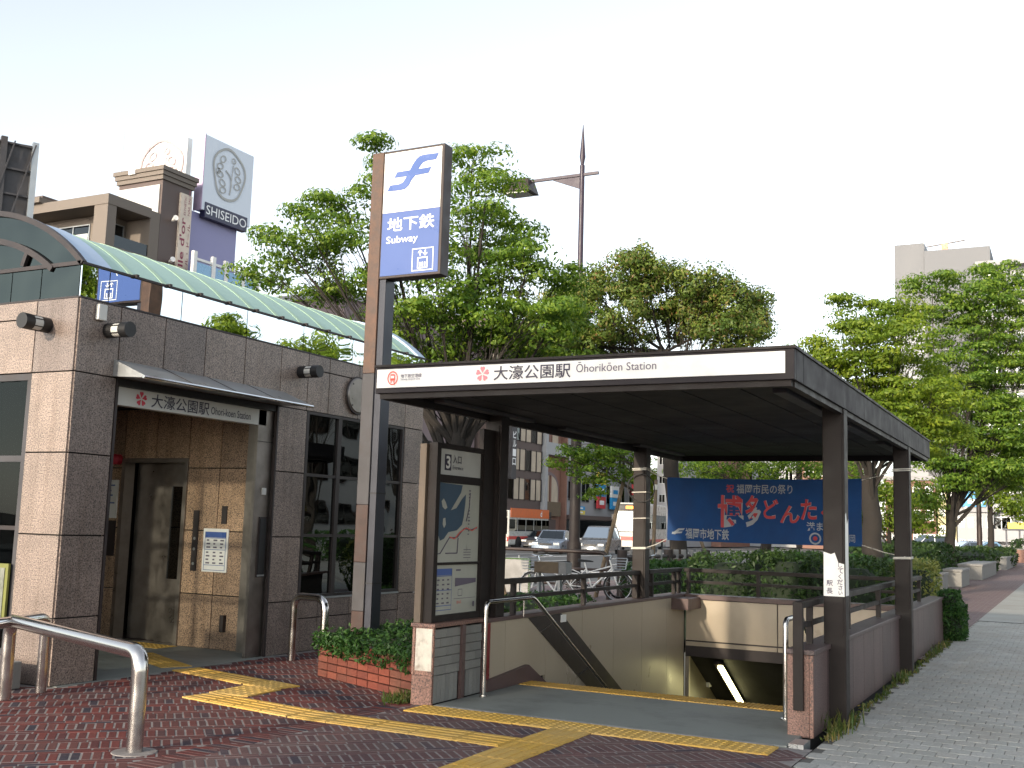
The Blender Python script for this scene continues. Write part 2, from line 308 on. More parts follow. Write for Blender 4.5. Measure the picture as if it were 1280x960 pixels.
# ================================================================ THE SETTING
HX0, HX1, HY0, HY1 = -5.08, -2.1, 10.40, 15.6          # stair opening
def rects(mb, rs, z):
    for x0, x1, y0, y1 in rs: mb.quad((x0, y0, z), (x1, y0, z), (x1, y1, z), (x0, y1, z))
    return mb
structure(rects(MB(), [(-900, -5.3, -900, 900), (-1.9, 900, -900, 900), (-5.3, -1.9, -900, 10.3), (-5.3, -1.9, 15.7, 900)], -.16).build('ground', 'dirt'))
structure(rects(MB(), [(-41, -13.15, -60, 400)], -.12).build('road', 'asphalt'))
structure(MB().box(-13.15, -13.0, -60, 240, -.15, .005).build('kerb', 'kerb_stone', bevel=.02)); structure(MB().box(-41.2, -41.0, -60, 240, -.15, .02).build('kerb', 'kerb_stone', bevel=.02))
structure(rects(MB(), [(-48, -41.2, -60, 240)], .0).build('pavement', 'concrete'))
mk = MB()
for X in (-20, -24, -31, -35):
    for k in range(24): mk.box(X-.08, X+.08, 10+k*10, 15+k*10, -.125, -.115)
for X in (-13.9, -27.3, -27.7): mk.box(X-.08, X+.08, -20, 220, -.125, -.115)
for k in range(14): mk.box(-27+k*1.0, -26.5+k*1.0, 40, 44, -.125, -.115)
structure(mk.build('road_marking', 'road_white'))
structure(rects(MB(), [(-13, -9.5, -40, 11.5), (-13, -5.4, 11.5, 240), (-5.4, -1.75, 15.75, 240), (-9.5, 9, -40, 3)], 0).build('walkway', 'walkway'))
structure(rects(MB(), [(-1.75, 5, 24, 240), (5, 40, -40, 240)], 0).build('walkway', 'paving_grey'))
structure(rects(MB(), [(-8.2, -3.3, 15.78, 32)], .012).build('lawn', 'grass'))

# ---- paving of bricks laid at 45 degrees: a course of bricks on end, then two courses lengthways
S2 = math.sqrt(.5); dd = V((-S2, S2, 0)); ee = V((S2, S2, 0))
pave = structure(rects(MB(), [(-9.6, -5.1, 2.8, 11.5), (-5.1, -1.80, 2.8, 8.6)], -.0035).build('brick_pavement', 'mortar'))
TACT = [(-8.45, 8.72), ]
def brick_ok(c):
    if c.x > -1.86 or c.y < 3.4 or c.y > 11.4 or c.x < -9.3: return False
    if c.x < -8.40 and c.y > 7.15: return False
    if c.x > -5.30 and c.y > 8.47: return False
    if abs(c.x+5.4) < .075: return False
    if -6.9 < c.x < -5.3 and c.y > 9.75: return False
    q = pr(c); return -420 < q[0] < 1700 and q[1] < 1250 and q[2] > 1
BL, BW, BH = .228, .060, .05
bricks = []
for i in range(-40, 60):
    o_d = i*.364
    for j in range(-160, 200): bricks.append((dd*o_d + ee*(j*.0685 + (i % 2)*.034), 0))
    for q in range(2):
        for j in range(-60, 60): bricks.append((dd*(o_d + .114 + .0345 + q*.0637) + ee*(j*.2325 + (i*.07 + q*.119)), 1))
for k in range(0, 90):  # the single course that divides the two fields
    bricks.append((V((-5.4, 3.2+k*.0665, 0)), 2))
bricks = [(c, t) for c, t in bricks if (brick_ok(c) if t < 2 else (pr(c)[1] < 980 and c.y < 9.0))]
inview = lambda c: 0 <= pr(c)[0] <= 1280 and pr(c)[1] <= 960
bricks.sort(key=lambda b: (not inview(b[0]), pr(b[0])[2]))
def brick_mesh(name, mat, l, w_, h, b=.005):
    m_ = MB(); bx_ = [(-l/2, -w_/2), (l/2, -w_/2), (l/2, w_/2), (-l/2, w_/2)]
    lo = [(x, y, -h) for x, y in bx_]; mi = [(x, y, -b) for x, y in bx_]; hi = [(x-math.copysign(b, x), y-math.copysign(b, y), 0) for x, y in bx_]
    m_.add(lo+mi+hi, [(i, (i+1) % 4, 4+(i+1) % 4, 4+i) for i in range(4)] + [(4+i, 4+(i+1) % 4, 8+(i+1) % 4, 8+i) for i in range(4)] + [(8, 9, 10, 11)])
    me = bpy.data.meshes.new(name); me.from_pydata(m_.v, [], m_.f); me.materials.append(M[mat]); return me, m_
br_me, br_mb = brick_mesh('brick', 'paving_red', BL, BW, BH); bp_me, _x = brick_mesh('brick', 'paving_purple', BL, BW, BH)
ANG = {0: R(135), 1: R(45), 2: 0.}
rest = {'paving_red': MB(), 'paving_purple': MB()}
for i, (c, t) in enumerate(bricks):
    c = V(c); c.z = random.uniform(-.003, 0); red = c.x < -5.4 or t == 2; a = ANG[t] + random.uniform(-.008, .008)
    if i < 300: inst(br_me if red else bp_me, 'brick', pave, c, a)
    else:
        ca, sa = math.cos(a), math.sin(a); rest['paving_red' if red else 'paving_purple'].add([V((p.x*ca-p.y*sa+c.x, p.x*sa+p.y*ca+c.y, p.z+c.z)) for p in br_mb.v], br_mb.f)
rest['paving_red'].build('brick_field', 'paving_red', pave, kind='stuff'); rest['paving_purple'].build('brick_field', 'paving_purple', pave, kind='stuff')

# ---- grey pavers with clipped corners along the wall
gp = structure(rects(MB(), [(-1.80, 5, 2.8, 24)], -.010).build('paver_pavement', 'paver_joint'))
PX, PY, CC = .150, .200, .024
def paver():
    x, y = PX/2-.002, PY/2-.002; c = CC
    o = [(-x+c, -y), (x-c, -y), (x, -y+c), (x, y-c), (x-c, y), (-x+c, y), (-x, y-c), (-x, -y+c)]; m_ = MB()
    b = .004; m_.add([(p, q, -.05) for p, q in o] + [(p, q, -b) for p, q in o] + [(p*.96, q*.97, 0) for p, q in o], [(i, (i+1) % 8, 8+(i+1) % 8, 8+i) for i in range(8)] + [(8+i, 8+(i+1) % 8, 16+(i+1) % 8, 16+i) for i in range(8)] + [tuple(range(16, 24))])
    me = bpy.data.meshes.new('paver'); me.from_pydata(m_.v, [], m_.f); me.materials.append(M['paving_grey']); return me, m_
pv_me, pv_mb = paver(); pvs = []
for j in range(14, 120):
    for i in range(0, 46):
        c = V((-1.72 + i*PX + (j % 2)*PX/2, j*PY, 0)); q = pr(c) if c.y > 2 else (0, 2000, 0)
        if q[1] < 1300 and q[0] < 1700: pvs.append(c)
pvs.sort(key=lambda c: (not inview(c), pr(c)[2])); rest_p = MB()
for i, c in enumerate(pvs):
    c.z = random.uniform(-.0035, 0)
    if i < 300: inst(pv_me, 'paver', gp, c, random.uniform(-.006, .006))
    else: rest_p.add([p+c for p in pv_mb.v], pv_mb.f)
rest_p.build('paver_field', 'paving_grey', gp, kind='stuff')
structure(MB().box(-.95, 1.6, 24.2, 24.9, -.01, .006).build('manhole_cover', 'concrete'))

# ---- yellow tactile paving, tile by tile
tac = structure(MB().box(-8.4, -8.39, 8.5, 8.51, -.03, -.02).build('tactile_path', 'tactile'))
def tile_mesh(bars, s=.296):
    m_ = MB(); m_.box(-s/2, s/2, -s/2, s/2, -.02, .010)
    if bars:
        for k in range(4): m_.box(-s*.46, s*.46, -s/2+.022+k*.073, -s/2+.056+k*.073, .010, .0135)
    else:
        for a in range(5):
            for b in range(5):
                x, y = (a-2)*.058, (b-2)*.058; r = .015
                m_.add([(x-r, y-r, .010), (x+r, y-r, .010), (x+r, y+r, .010), (x-r, y+r, .010), (x-r*.6, y-r*.6, .0148), (x+r*.6, y-r*.6, .0148), (x+r*.6, y+r*.6, .0148), (x-r*.6, y+r*.6, .0148)], [(0, 1, 5, 4), (1, 2, 6, 5), (2, 3, 7, 6), (3, 0, 4, 7), (4, 5, 6, 7)])
    me = bpy.data.meshes.new('tile'); me.from_pydata(m_.v, [], m_.f); me.materials.append(M['tactile']); return me
t_bar, t_dot = tile_mesh(True), tile_mesh(False)
def tiles(a, b, n_w, me, wd=.345):
    a, b = V((*a, 0)), V((*b, 0)); d = b-a; n_l = max(1, round(d.length/wd)); d.normalize(); s_ = V((-d.y, d.x, 0)); st = (b-a).length/n_l
    for i in range(n_l):
        for k in range(n_w):
            c = a + d*(st*(i+.5)) + s_*((k-(n_w-1)/2)*.3)
            inst(me, 'tile', tac, c + V((0, 0, random.uniform(-.002, .0015))), math.atan2(d.y, d.x), (st/.3, wd/.3, 1))
tiles((-5.17, 8.335), (-2.03, 8.335), 1, t_dot)                       # along the entrance
tiles((-3.60, 4.9), (-3.60, 8.2), 1, t_bar)                        # towards the camera
tiles((-7.08, 7.73), (-5.75, 7.52), 1, t_bar, .36); tiles((-5.75, 7.515), (-3.78, 7.47), 1, t_bar, .37)                      # to the lift
tiles((-8.38, 8.935), (-7.20, 8.645), 1, t_bar, .34); tiles((-6.925, 8.43), (-6.90, 7.92), 1, t_dot, .44)
inst(t_dot, 'tile', tac, (-6.96, 8.60, .001), R(-14), (1.5, 1.15, 1))
tiles((-9.7, 9.55), (-8.55, 8.98), 1, t_bar); tiles((-10.7, 10.22), (-9.9, 10.22), 1, t_dot)

# ---- entrance slab and nosing
slab = structure(MB().box(-5.08, -1.98, 8.55, 10.13, -.15, .012).build('entrance_slab', 'slab', bevel=.006))
for k in range(6): MB().box(-5.08+k*.5, -4.59+k*.5, 8.525, 8.549, -.1, .010).build('edge_stone', 'concrete', slab)
for k in range(10): 
    mb = MB().box(-5.05+k*.295, -4.76+k*.295, 10.135, 10.42, -.1, .016)
    for q in range(7): mb.box(-5.045+k*.295+q*.041, -5.02+k*.295+q*.041, 10.14, 10.415, .016, .021)
    mb.build('nosing_tile', 'tactile', slab)
MB().box(-1.97, -1.86, 8.56, 8.80, -.08, .03).build('edge_stone', 'alu', slab)
lf = structure(MB().box(-11.7, -8.40, 7.3, 10.45, -.15, .004).build('lift_lobby_floor', 'slab'))
# ================================================================ LIFT BUILDING
XF, Y0, Y1, XB = -8.45, 7.24, 13.57, -11.72
lift = thing('lift_building', 'granite clad lift entrance building with a green vaulted roof', 'building', (-10, 10.4, 0))
MB().box(XB, XF-.035, 13.45, 13.53, 0, 3.66).box(XB, XB+.1, 7.3, 13.45, 0, 3.66).box(XB+.1, -11.11, 10.48, 10.58, 0, 3.0).box(-9.98, XF-.04, 10.48, 10.58, 0, 3.0).box(-11.11, -9.98, 10.48, 10.58, 2.31, 3.0).box(XB+.1, XF-.035, 7.28, 13.45, 3.0, 3.66).box(-9.03, XF-.035, 7.275, 7.36, 0, 3.0).box(XF-.10, XF-.035, 7.36, 7.765, 0, 3.0).box(XF-.10, XF-.035, 10.28, 10.85, 0, 3.0).box(XF-.10, XF-.035, 13.09, 13.45, 0, 3.0).box(XF-.10, XF-.035, 10.85, 13.09, 0, .62).box(XB, -11.3, 7.275, 7.36, 0, 3.0).box(-11.3, -9.03, 7.275, 7.36, 0, .22).box(XB+.1, XF-.1, 12.4, 12.45, 0, 3.0).build('core_wall', 'joint', lift)
J = .007
def panelX(x, y0, y1, z0, z1, mat='granite', th=.03):   # a slab of stone on a face that looks to +X
    return MB().box(x-th, x, y0+J, y1-J, z0+J, z1-J).build('granite_panel', mat, lift)
def panelY(y, x0, x1, z0, z1, mat='granite', th=.03):   # on a face that looks to -Y
    return MB().box(x0+J, x1-J, y, y+th, z0+J, z1-J).build('granite_panel', mat, lift)
ZR = [0, .62, 1.39, 2.17, 2.95]
for a, b in zip(ZR, ZR[1:]):
    panelX(XF, Y0+.012, 7.77, a, b); panelX(XF, 10.29, 10.84, a, b); panelX(XF, 13.09, Y1, a, b)
    panelY(Y0, -9.03, XF-.012, a, b); panelY(Y0, XB, -11.28, a, b)
for a, b in ((Y0+.012, 7.77), (7.77, 8.38), (8.38, 8.99), (8.99, 9.64), (9.64, 10.29), (10.29, 10.82)): panelX(XF, a, b, 2.95, 3.67)
for a, b in ((10.82, 11.26), (11.26, 11.92), (11.92, 12.5), (12.5, 13.08), (13.08, Y1)): panelX(XF, a, b, 2.95, 3.48); panelX(XF, a, b, 3.48, 3.67)
for a, b in ((10.85, 11.25), (11.25, 11.92), (11.92, 12.55), (12.55, 13.08)): panelX(XF, a, b, 0, .40); panelX(XF, a, b, .40, .645)
panelY(Y0, -9.03, XF-.012, 2.95, 3.67)
for a, b in ((XB, -10.95), (-10.95, -9.98), (-9.98, -9.03)): panelY(Y0, a, b, 2.95, 3.49); panelY(Y0, a, b, 3.49, 3.67)
for a, b in ((-11.28, -10.2), (-10.2, -9.03)): panelY(Y0, a, b, 0, .24)
for a, b in zip([0, .65, 1.43, 2.21, 2.98], [.65, 1.43, 2.21, 2.98]):
    panelY(10.45, -9.45, -8.97, a, b, 'granite_hall_lit'); panelY(10.45, -9.98, -9.45, a, b, 'granite_hall_lit') ; panelY(10.45, XB+.1, -11.11, a, b, 'granite_hall_lit')
for a, b in ((-11.11, -10.55), (-10.55, -9.98)): panelY(10.45, a, b, 2.33, 2.98, 'granite_hall_lit')
for a, b in zip([0, .65, 1.43, 2.21, 2.98], [.65, 1.43, 2.21, 2.98]):
    for c, d in ((7.36, 8.4), (8.4, 9.4), (9.4, 10.45)): panelX(XB+.13, c, d, a, b, 'granite_hall_lit')
# stainless jamb with a pocket for the shutter, stainless trim
jamb = MB().box(-8.97, -8.50, 10.38, 10.45, 0, 2.95).box(-8.54, -8.50, 10.0, 10.38, 0, 2.95).build('door_jamb', 'brushed', lift)
MB().box(-8.50, -8.487, 10.10, 10.235, 0.92, 1.62).build('grip_frame', 'dark_metal', jamb); MB().box(-8.487, -8.48, 10.115, 10.22, .945, 1.60).build('grip_recess', 'black', jamb); MB().box(-8.487, -8.475, 10.11, 10.225, .93, .95).build('grip_lip', 'alu', jamb); MB().box(-8.50, -8.485, 10.12, 10.19, 1.88, 1.96).build('push_button', 'sign_dim', jamb)
for z in (2.5,): MB().box(-8.505, -8.492, 10.0, 10.28, z, z+.006).build('seam', 'dark_metal', jamb)
[MB().box(XF-.03, XF+.01, a, b, 0, 2.95).build('opening_trim', 'dark_metal', lift) for a, b in ((7.770, 7.80), (10.262, 10.288))]
# the lift: frame, open leaf with slit window, dark car
dr = MB().box(-11.12, -11.06, 10.43, 10.60, 0, 2.33).box(-10.03, -9.97, 10.43, 10.60, 0, 2.33).box(-11.06, -10.03, 10.43, 10.60, 2.28, 2.33).build('lift_door_frame', 'brushed', lift)
leaf = MB().box(-10.52, -10.38, 10.60, 10.64, .01, 2.28).box(-10.17, -10.03, 10.60, 10.64, .01, 2.28).box(-10.38, -10.17, 10.60, 10.64, .01, .80).box(-10.38, -10.17, 10.60, 10.64, 1.98, 2.28).build('lift_door', 'brushed', lift)
MB().box(-10.38, -10.17, 10.615, 10.625, .80, 1.98).build('slit_window', 'dark_glass', leaf)
MB().box(-11.06, -10.53, 10.66, 10.70, .01, 2.28).build('lift_door', 'brushed', lift)
MB().box(-11.06, -10.03, 10.46, 10.60, -.02, .008).build('threshold', 'brushed', lift)
# push plates and notices in the lobby
cp = MB().box(-9.83, -9.74, 10.438, 10.452, .93, 1.68).build('call_panel', 'dark_metal', lift)
for z in (1.02, 1.2, 1.33): MB().cyl((-9.785, 10.44, z), (-9.785, 10.432, z), .018).build('call_button', 'alu', cp)
nb = MB().box(-9.64, -9.24, 10.435, 10.45, .93, 1.46).build('notice', 'white_sign', lift)
tx = MB(); O = V((-9.64, 10.432, .93)); ux, uz = V((1, 0, 0)), V((0, 0, 1))
rectf(tx, .03, .37, .42, .49, O, ux, uz)
for z in (.02, .08, .27, .41): rectf(tx, .03, .37, z, z+.006, O, ux, uz)
for x in (.03, .365): rectf(tx, x, x+.006, .02, .49, O, ux, uz)
tx.build('notice_frame', 'logo_blue', nb); tx = MB()
for r_i in range(7):
    for c_i in range(3): rectf(tx, .06+c_i*.11, .06+c_i*.11+random.uniform(.03, .07), .10+r_i*.043+(.02 if r_i > 3 else 0), .118+r_i*.043+(.02 if r_i > 3 else 0), O, ux, uz)
tx.build('notice_print', 'ink_grey', nb, kind='stuff')
MB().box(-9.37, -9.29, 10.435, 10.45, 1.52, 1.74).build('switch_plate', 'dark_metal', lift); MB().box(-9.27, -9.21, 10.40, 10.45, .22, .42).build('socket_box', 'dark_metal', lift); MB().box(-11.29, -11.17, 10.43, 10.45, 1.06, 1.52).build('call_panel', 'dark_metal', lift)
n2 = MB().box(-11.42, -11.17, 10.435, 10.45, 1.55, 2.05).build('notice', 'white_sign', lift)
tx = MB(); [rectf(tx, -11.38, -11.38+w_, z, z+.018, (0, 10.432, 0), ux, uz) for z, w_ in ((1.97, .16), (1.90, .1), (1.84, .13), (1.74, .17), (1.66, .08))]; tx.build('notice_print', 'logo_blue', n2, kind='stuff')
MB().tube([(-11.2, 10.45, 2.32), (-11.2, 10.37, 2.32), (-11.2, 10.33, 2.32)], [.07, .07, .03], 14).build('alarm_lamp', 'crimson', lift, smooth=True)
# header sign
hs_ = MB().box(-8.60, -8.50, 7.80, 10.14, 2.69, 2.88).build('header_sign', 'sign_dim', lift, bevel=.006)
OX = V((-8.497, 0, 0)); uy_ = V((0, 1, 0))
sakura(MB(), (-8.497, 8.16, 2.785), uy_, uz, .075).build('flower_mark', 'crimson', hs_)
tx = MB(); text(tx, '大濠公園駅', (-8.497, 8.30, 2.715), uy_, uz, .86, .145, .008); text(tx, 'Ohori-koen Station', (-8.497, 9.19, 2.735), uy_, uz, .66, .085, .006); tx.build('lettering', 'ink', hs_)
MB().box(-8.60, -8.46, 7.80, 10.26, 2.88, 2.95).build('header_beam', 'black', lift)
# canopy over the door
aw = MB(); aw.add([(XF, 7.72, 3.13), (XF, 10.36, 3.13), (-8.02, 10.36, 2.955), (-8.02, 7.72, 2.955), (XF, 7.72, 2.96), (XF, 10.36, 2.96), (-8.02, 10.36, 2.935), (-8.02, 7.72, 2.935)], [(0, 1, 2, 3), (4, 7, 6, 5), (0, 3, 7, 4), (1, 5, 6, 2), (3, 2, 6, 7), (0, 4, 5, 1)])
aw = aw.build('door_canopy', 'alu', lift); MB().tube([(-8.015, 7.70, 2.94), (-8.015, 10.38, 2.94)], .018, 8).build('edge_bar', 'chrome_bar', aw)
for k in range(1, 4): MB().bar((XF+.002, 7.72+k*.66, 3.134), (-8.02, 7.72+k*.66, 2.960), .008, .004).build('seam', 'dark_metal', aw)
# window of the machine room
win = MB().box(-8.52, -8.455, 10.85, 10.90, .645, 2.95).box(-8.52, -8.455, 13.04, 13.085, .645, 2.95).box(-8.52, -8.455, 10.90, 13.04, .645, .685).box(-8.52, -8.455, 10.90, 13.04, 2.915, 2.95).box(-8.53, -8.46, 11.52, 11.60, .685, 2.915).box(-8.53, -8.46, 12.28, 12.34, .685, 2.915).build('window', 'dark_metal', lift)
for z in (1.41, 2.16):
    for a, b in ((10.90, 11.52), (11.60, 12.28), (12.34, 13.04)): MB().box(-8.515, -8.465, a, b, z-.018, z+.018).build('transom', 'dark_metal', win)
for a, b in ((10.90, 11.52), (11.60, 12.28), (12.34, 13.04)):
    for c, d in ((.685, 1.39), (1.43, 2.14), (2.18, 2.915)): MB().box(-8.498, -8.490, a, b, c, d).build('pane', 'dark_glass', win)
MB().box(-8.50, -8.44, 10.85, 13.08, .625, .648).build('sill', 'alu', win)
# sunlit side window of the lobby
w2 = MB().box(-11.28, -9.03, 7.25, 7.31, 2.88, 2.945).box(-11.28, -9.03, 7.25, 7.31, .24, .30).box(-9.09, -9.03, 7.25, 7.31, .30, 2.88).box(-11.28, -11.2, 7.25, 7.31, .30, 2.88).box(-10.2, -10.14, 7.25, 7.31, .30, 2.88).build('window', 'post_grey', lift)
for a, b in ((-11.2, -10.2), (-10.14, -9.09)):
    MB().box(a, b, 7.255, 7.305, 2.08, 2.14).build('transom', 'post_grey', w2); MB().box(a, b, 7.255, 7.305, 1.42, 1.46).build('transom', 'dark_metal', w2)
    for c, d in ((.30, 1.42), (1.46, 2.08), (2.14, 2.88)): MB().box(a, b, 7.275, 7.285, c, d).build('pane', 'window_glass', w2)
pm('b_board', (.17, .18, .15), .6, 0, .3, 14); pm('b_board_rim', (.16, .17, .04), .6); pb = MB().box(-10.0, -9.07, 7.20, 7.225, .55, 1.10).build('board', 'b_board_rim', w2); MB().box(-9.97, -9.11, 7.192, 7.199, .59, 1.06).build('board_print', 'b_board', pb)
# band of mirror glass under the roof
edges = [7.25, 7.60, 8.6, 9.65, 10.7, 11.75, 12.85, 13.42, 13.57]
for a, b in zip(edges, edges[1:]): MB().box(XF-.03, XF-.012, a+.006, b-.006, 3.685, 4.0).build('mirror_pane', 'mirror_glass', lift)
for a, b in ((XB, -10.6), (-10.6, -9.45), (-9.45, -9.02), (-9.02, XF-.03)): MB().box(a+.006, b-.006, 7.252, 7.27, 3.685, 3.99).build('mirror_pane', 'gable_glass', lift)
MB().box(XF-.06, XF+.004, 7.244, 13.57, 3.668, 3.684).box(XB, XF-.06, 7.244, 7.28, 3.668, 3.684).box(XB+.02, XF-.06, 7.30, 13.4, 3.66, 4.0).build('ledge', 'dark_metal', lift)
# vault
VC, VZ, VR = -10.07, 2.34, 2.33; A0 = math.acos((XF+.0-VC)/VR)
def arc(r, n=28, a0=A0, a1=math.pi-A0): return [(VC + r*math.cos(a0+(a1-a0)*k/n), VZ + r*math.sin(a0+(a1-a0)*k/n)) for k in range(n+1)]
def shell(mb, y0, y1, r0, r1, n=28, zmin=None):
    o, i = arc(r1, n), arc(r0, n)
    if zmin: q = math.asin((zmin-VZ)/r1); o, i = arc(r1, n, q, math.pi-q), arc(r0, n, q, math.pi-q)
    for k in range(n):
        p = [(o[k][0], o[k][1]), (o[k+1][0], o[k+1][1]), (i[k+1][0], i[k+1][1]), (i[k][0], i[k][1])]
        mb.add([(a, y0, b) for a, b in p] + [(a, y1, b) for a, b in p], [(0, 1, 2, 3), (7, 6, 5, 4), (0, 4, 5, 1), (2, 6, 7, 3)] + ([(3, 7, 4, 0)] if k == 0 else []) + ([(1, 5, 6, 2)] if k == n-1 else []))
    return mb
roof = shell(MB(), 7.63, 13.40, 2.28, 2.30).build('roof', 'roof_green', lift, smooth=True)
ys = [7.63] + [7.92+.4655*k for k in range(12)]
for y in ys[1:]:
    shell(MB(), y-.036, y+.036, 2.301, 2.306).build('rib', 'roof_rib', roof, smooth=True)
    MB().box(XF-.03, XF+.03, y-.018, y+.018, 4.0, 4.035).build('rib_foot', 'dark_metal', roof)
shell(MB(), 7.27, 7.628, 2.29, 2.325).build('roof_edge', 'roof_edge', lift, smooth=True); shell(MB(), 13.40, 13.58, 2.27, 2.33).build('roof_edge', 'roof_edge', lift, smooth=True)
MB().box(XF-.05, XF+.006, 7.25, 13.58, 4.0, 4.022).build('gutter', 'dark_metal', lift)
gb = shell(MB(), 7.235, 7.285, 2.29, 2.345); shell(gb, 7.228, 7.285, 2.00, 2.06, zmin=4.0); gb.box(XB+.08, XF-.02, 7.235, 7.285, 3.99, 4.03)
for a in (66, 90, 114):
    c_, s_ = math.cos(R(a)), math.sin(R(a)); gb.bar((VC+c_*1.72/s_*1.0, 7.26, VZ+1.70), (VC+c_*2.0, 7.26, VZ+s_*2.0), .05, .06, (0, 1, 0))
gb = gb.build('gable_frame', 'dark_metal', lift)
pts = [p for p in arc(2.30, 28)]; MB().add([(a, 7.268, b) for a, b in pts], [tuple(range(len(pts)))]).build('gable_pane', 'gable_glass', gb)
MB().add([(a, 13.5, b) for a, b in pts], [tuple(range(len(pts)))]).build('gable_pane', 'gable_glass', lift)
MB().box(-8.449, -8.40, 7.44, 7.55, 3.48, 3.64).build('sensor_box', 'sign_dim', lift, bevel=.01)

# ---- wall lamps: black drum, glass band, bracket
def wall_lamp(p, d, label):
    p, d = V(p), V(d); t = thing('wall_lamp', label, 'lamp', p, 'cylindrical lamps on the lift building')
    MB().cyl(p, p+d*.10, .075, .075, 18).build('base_drum', 'black', t, smooth=True); MB().cyl(p+d*.10, p+d*.20, .068, .068, 18).build('glass_band', 'sign_dim', t, smooth=True); MB().cyl(p+d*.20, p+d*.30, .077, .077, 18).build('end_drum', 'black', t, smooth=True)
    g = MB()
    for k in range(6): a = k*math.pi/3; q = V((0, 0, 1))*math.cos(a)*.072 + d.cross(V((0, 0, 1)))*math.sin(a)*.072; g.cyl(p+d*.09+q, p+d*.21+q, .005, .005, 5)
    g.build('guard_rod', 'black', t)
wall_lamp((-8.86, Y0, 3.41), (0, -1, 0), 'black drum lamp on the sunlit side of the lift building'); wall_lamp((XF, 7.62, 3.40), (1, 0, 0), 'black drum lamp on the shaded front, beside the corner of the building'); wall_lamp((XF, 10.66, 3.41), (1, 0, 0), 'black drum lamp on the front, right of the door canopy')
dp = thing('round_plate', 'round pale metal disc on the granite front behind the sign post', 'disc', (XF, 11.86, 3.26)); MB().tube([(XF, 11.86, 3.26), (XF+.03, 11.86, 3.26), (XF+.05, 11.86, 3.26)], [.245, .245, .22], 32).build('disc', 'brushed', dp, smooth=True); MB().torus((XF+.03, 11.86, 3.26), (1, 0, 0), .245, .012, 32).build('rim', 'dark_metal', dp, smooth=True)
for k in range(4): a = R(45+90*k); MB().cyl((XF+.04, 11.86+.2*math.cos(a), 3.26+.2*math.sin(a)), (XF+.055, 11.86+.2*math.cos(a), 3.26+.2*math.sin(a)), .012, .012, 8).build('bolt', 'dark_metal', dp)
# ================================================================ SUBWAY SIGN POST
PY_ = 9.70; k_ = PY_/9.2
def sx(x): return x*k_
def sz(z): return 1.6+(z-1.6)*k_
post = thing('station_sign_post', 'tall rusty post carrying the blue and white subway sign box', 'sign', (-6.7, 9.8, 0))
PXL, PXR = sx(-6.49), sx(-6.345)
def seg(z0, z1, m_): return MB().box(PXL, PXR, PY_, PY_+.20, z0, z1).build('post_section', m_, post, bevel=.008)
seg(.1, .66, 'post_red'); seg(.66, 1.17, 'post_grey'); seg(1.17, 1.78, 'post_red'); seg(1.78, 3.20, 'post_grey'); seg(3.20, sz(5.475), 'post_rust')
MB().box(PXR+.003, PXR+.085, PY_+.02, PY_+.20, .1, sz(4.12)).build('cable_duct', 'post_dark', post, bevel=.006)
for z in (.95, 1.9): MB().box(PXR+.001, PXR+.09, PY_+.012, PY_+.205, z, z+.012).build('duct_joint', 'black', post)
SX0, SX1, SZ0, SZ1 = sx(-6.37), sx(-5.60), sz(4.10), sz(5.475)
SX0 = PXR - .10
box_ = MB().box(PXR+.002, SX1, PY_+.001, PY_+.17, SZ0, SZ1).build('sign_box', 'bronze', post, bevel=.008)
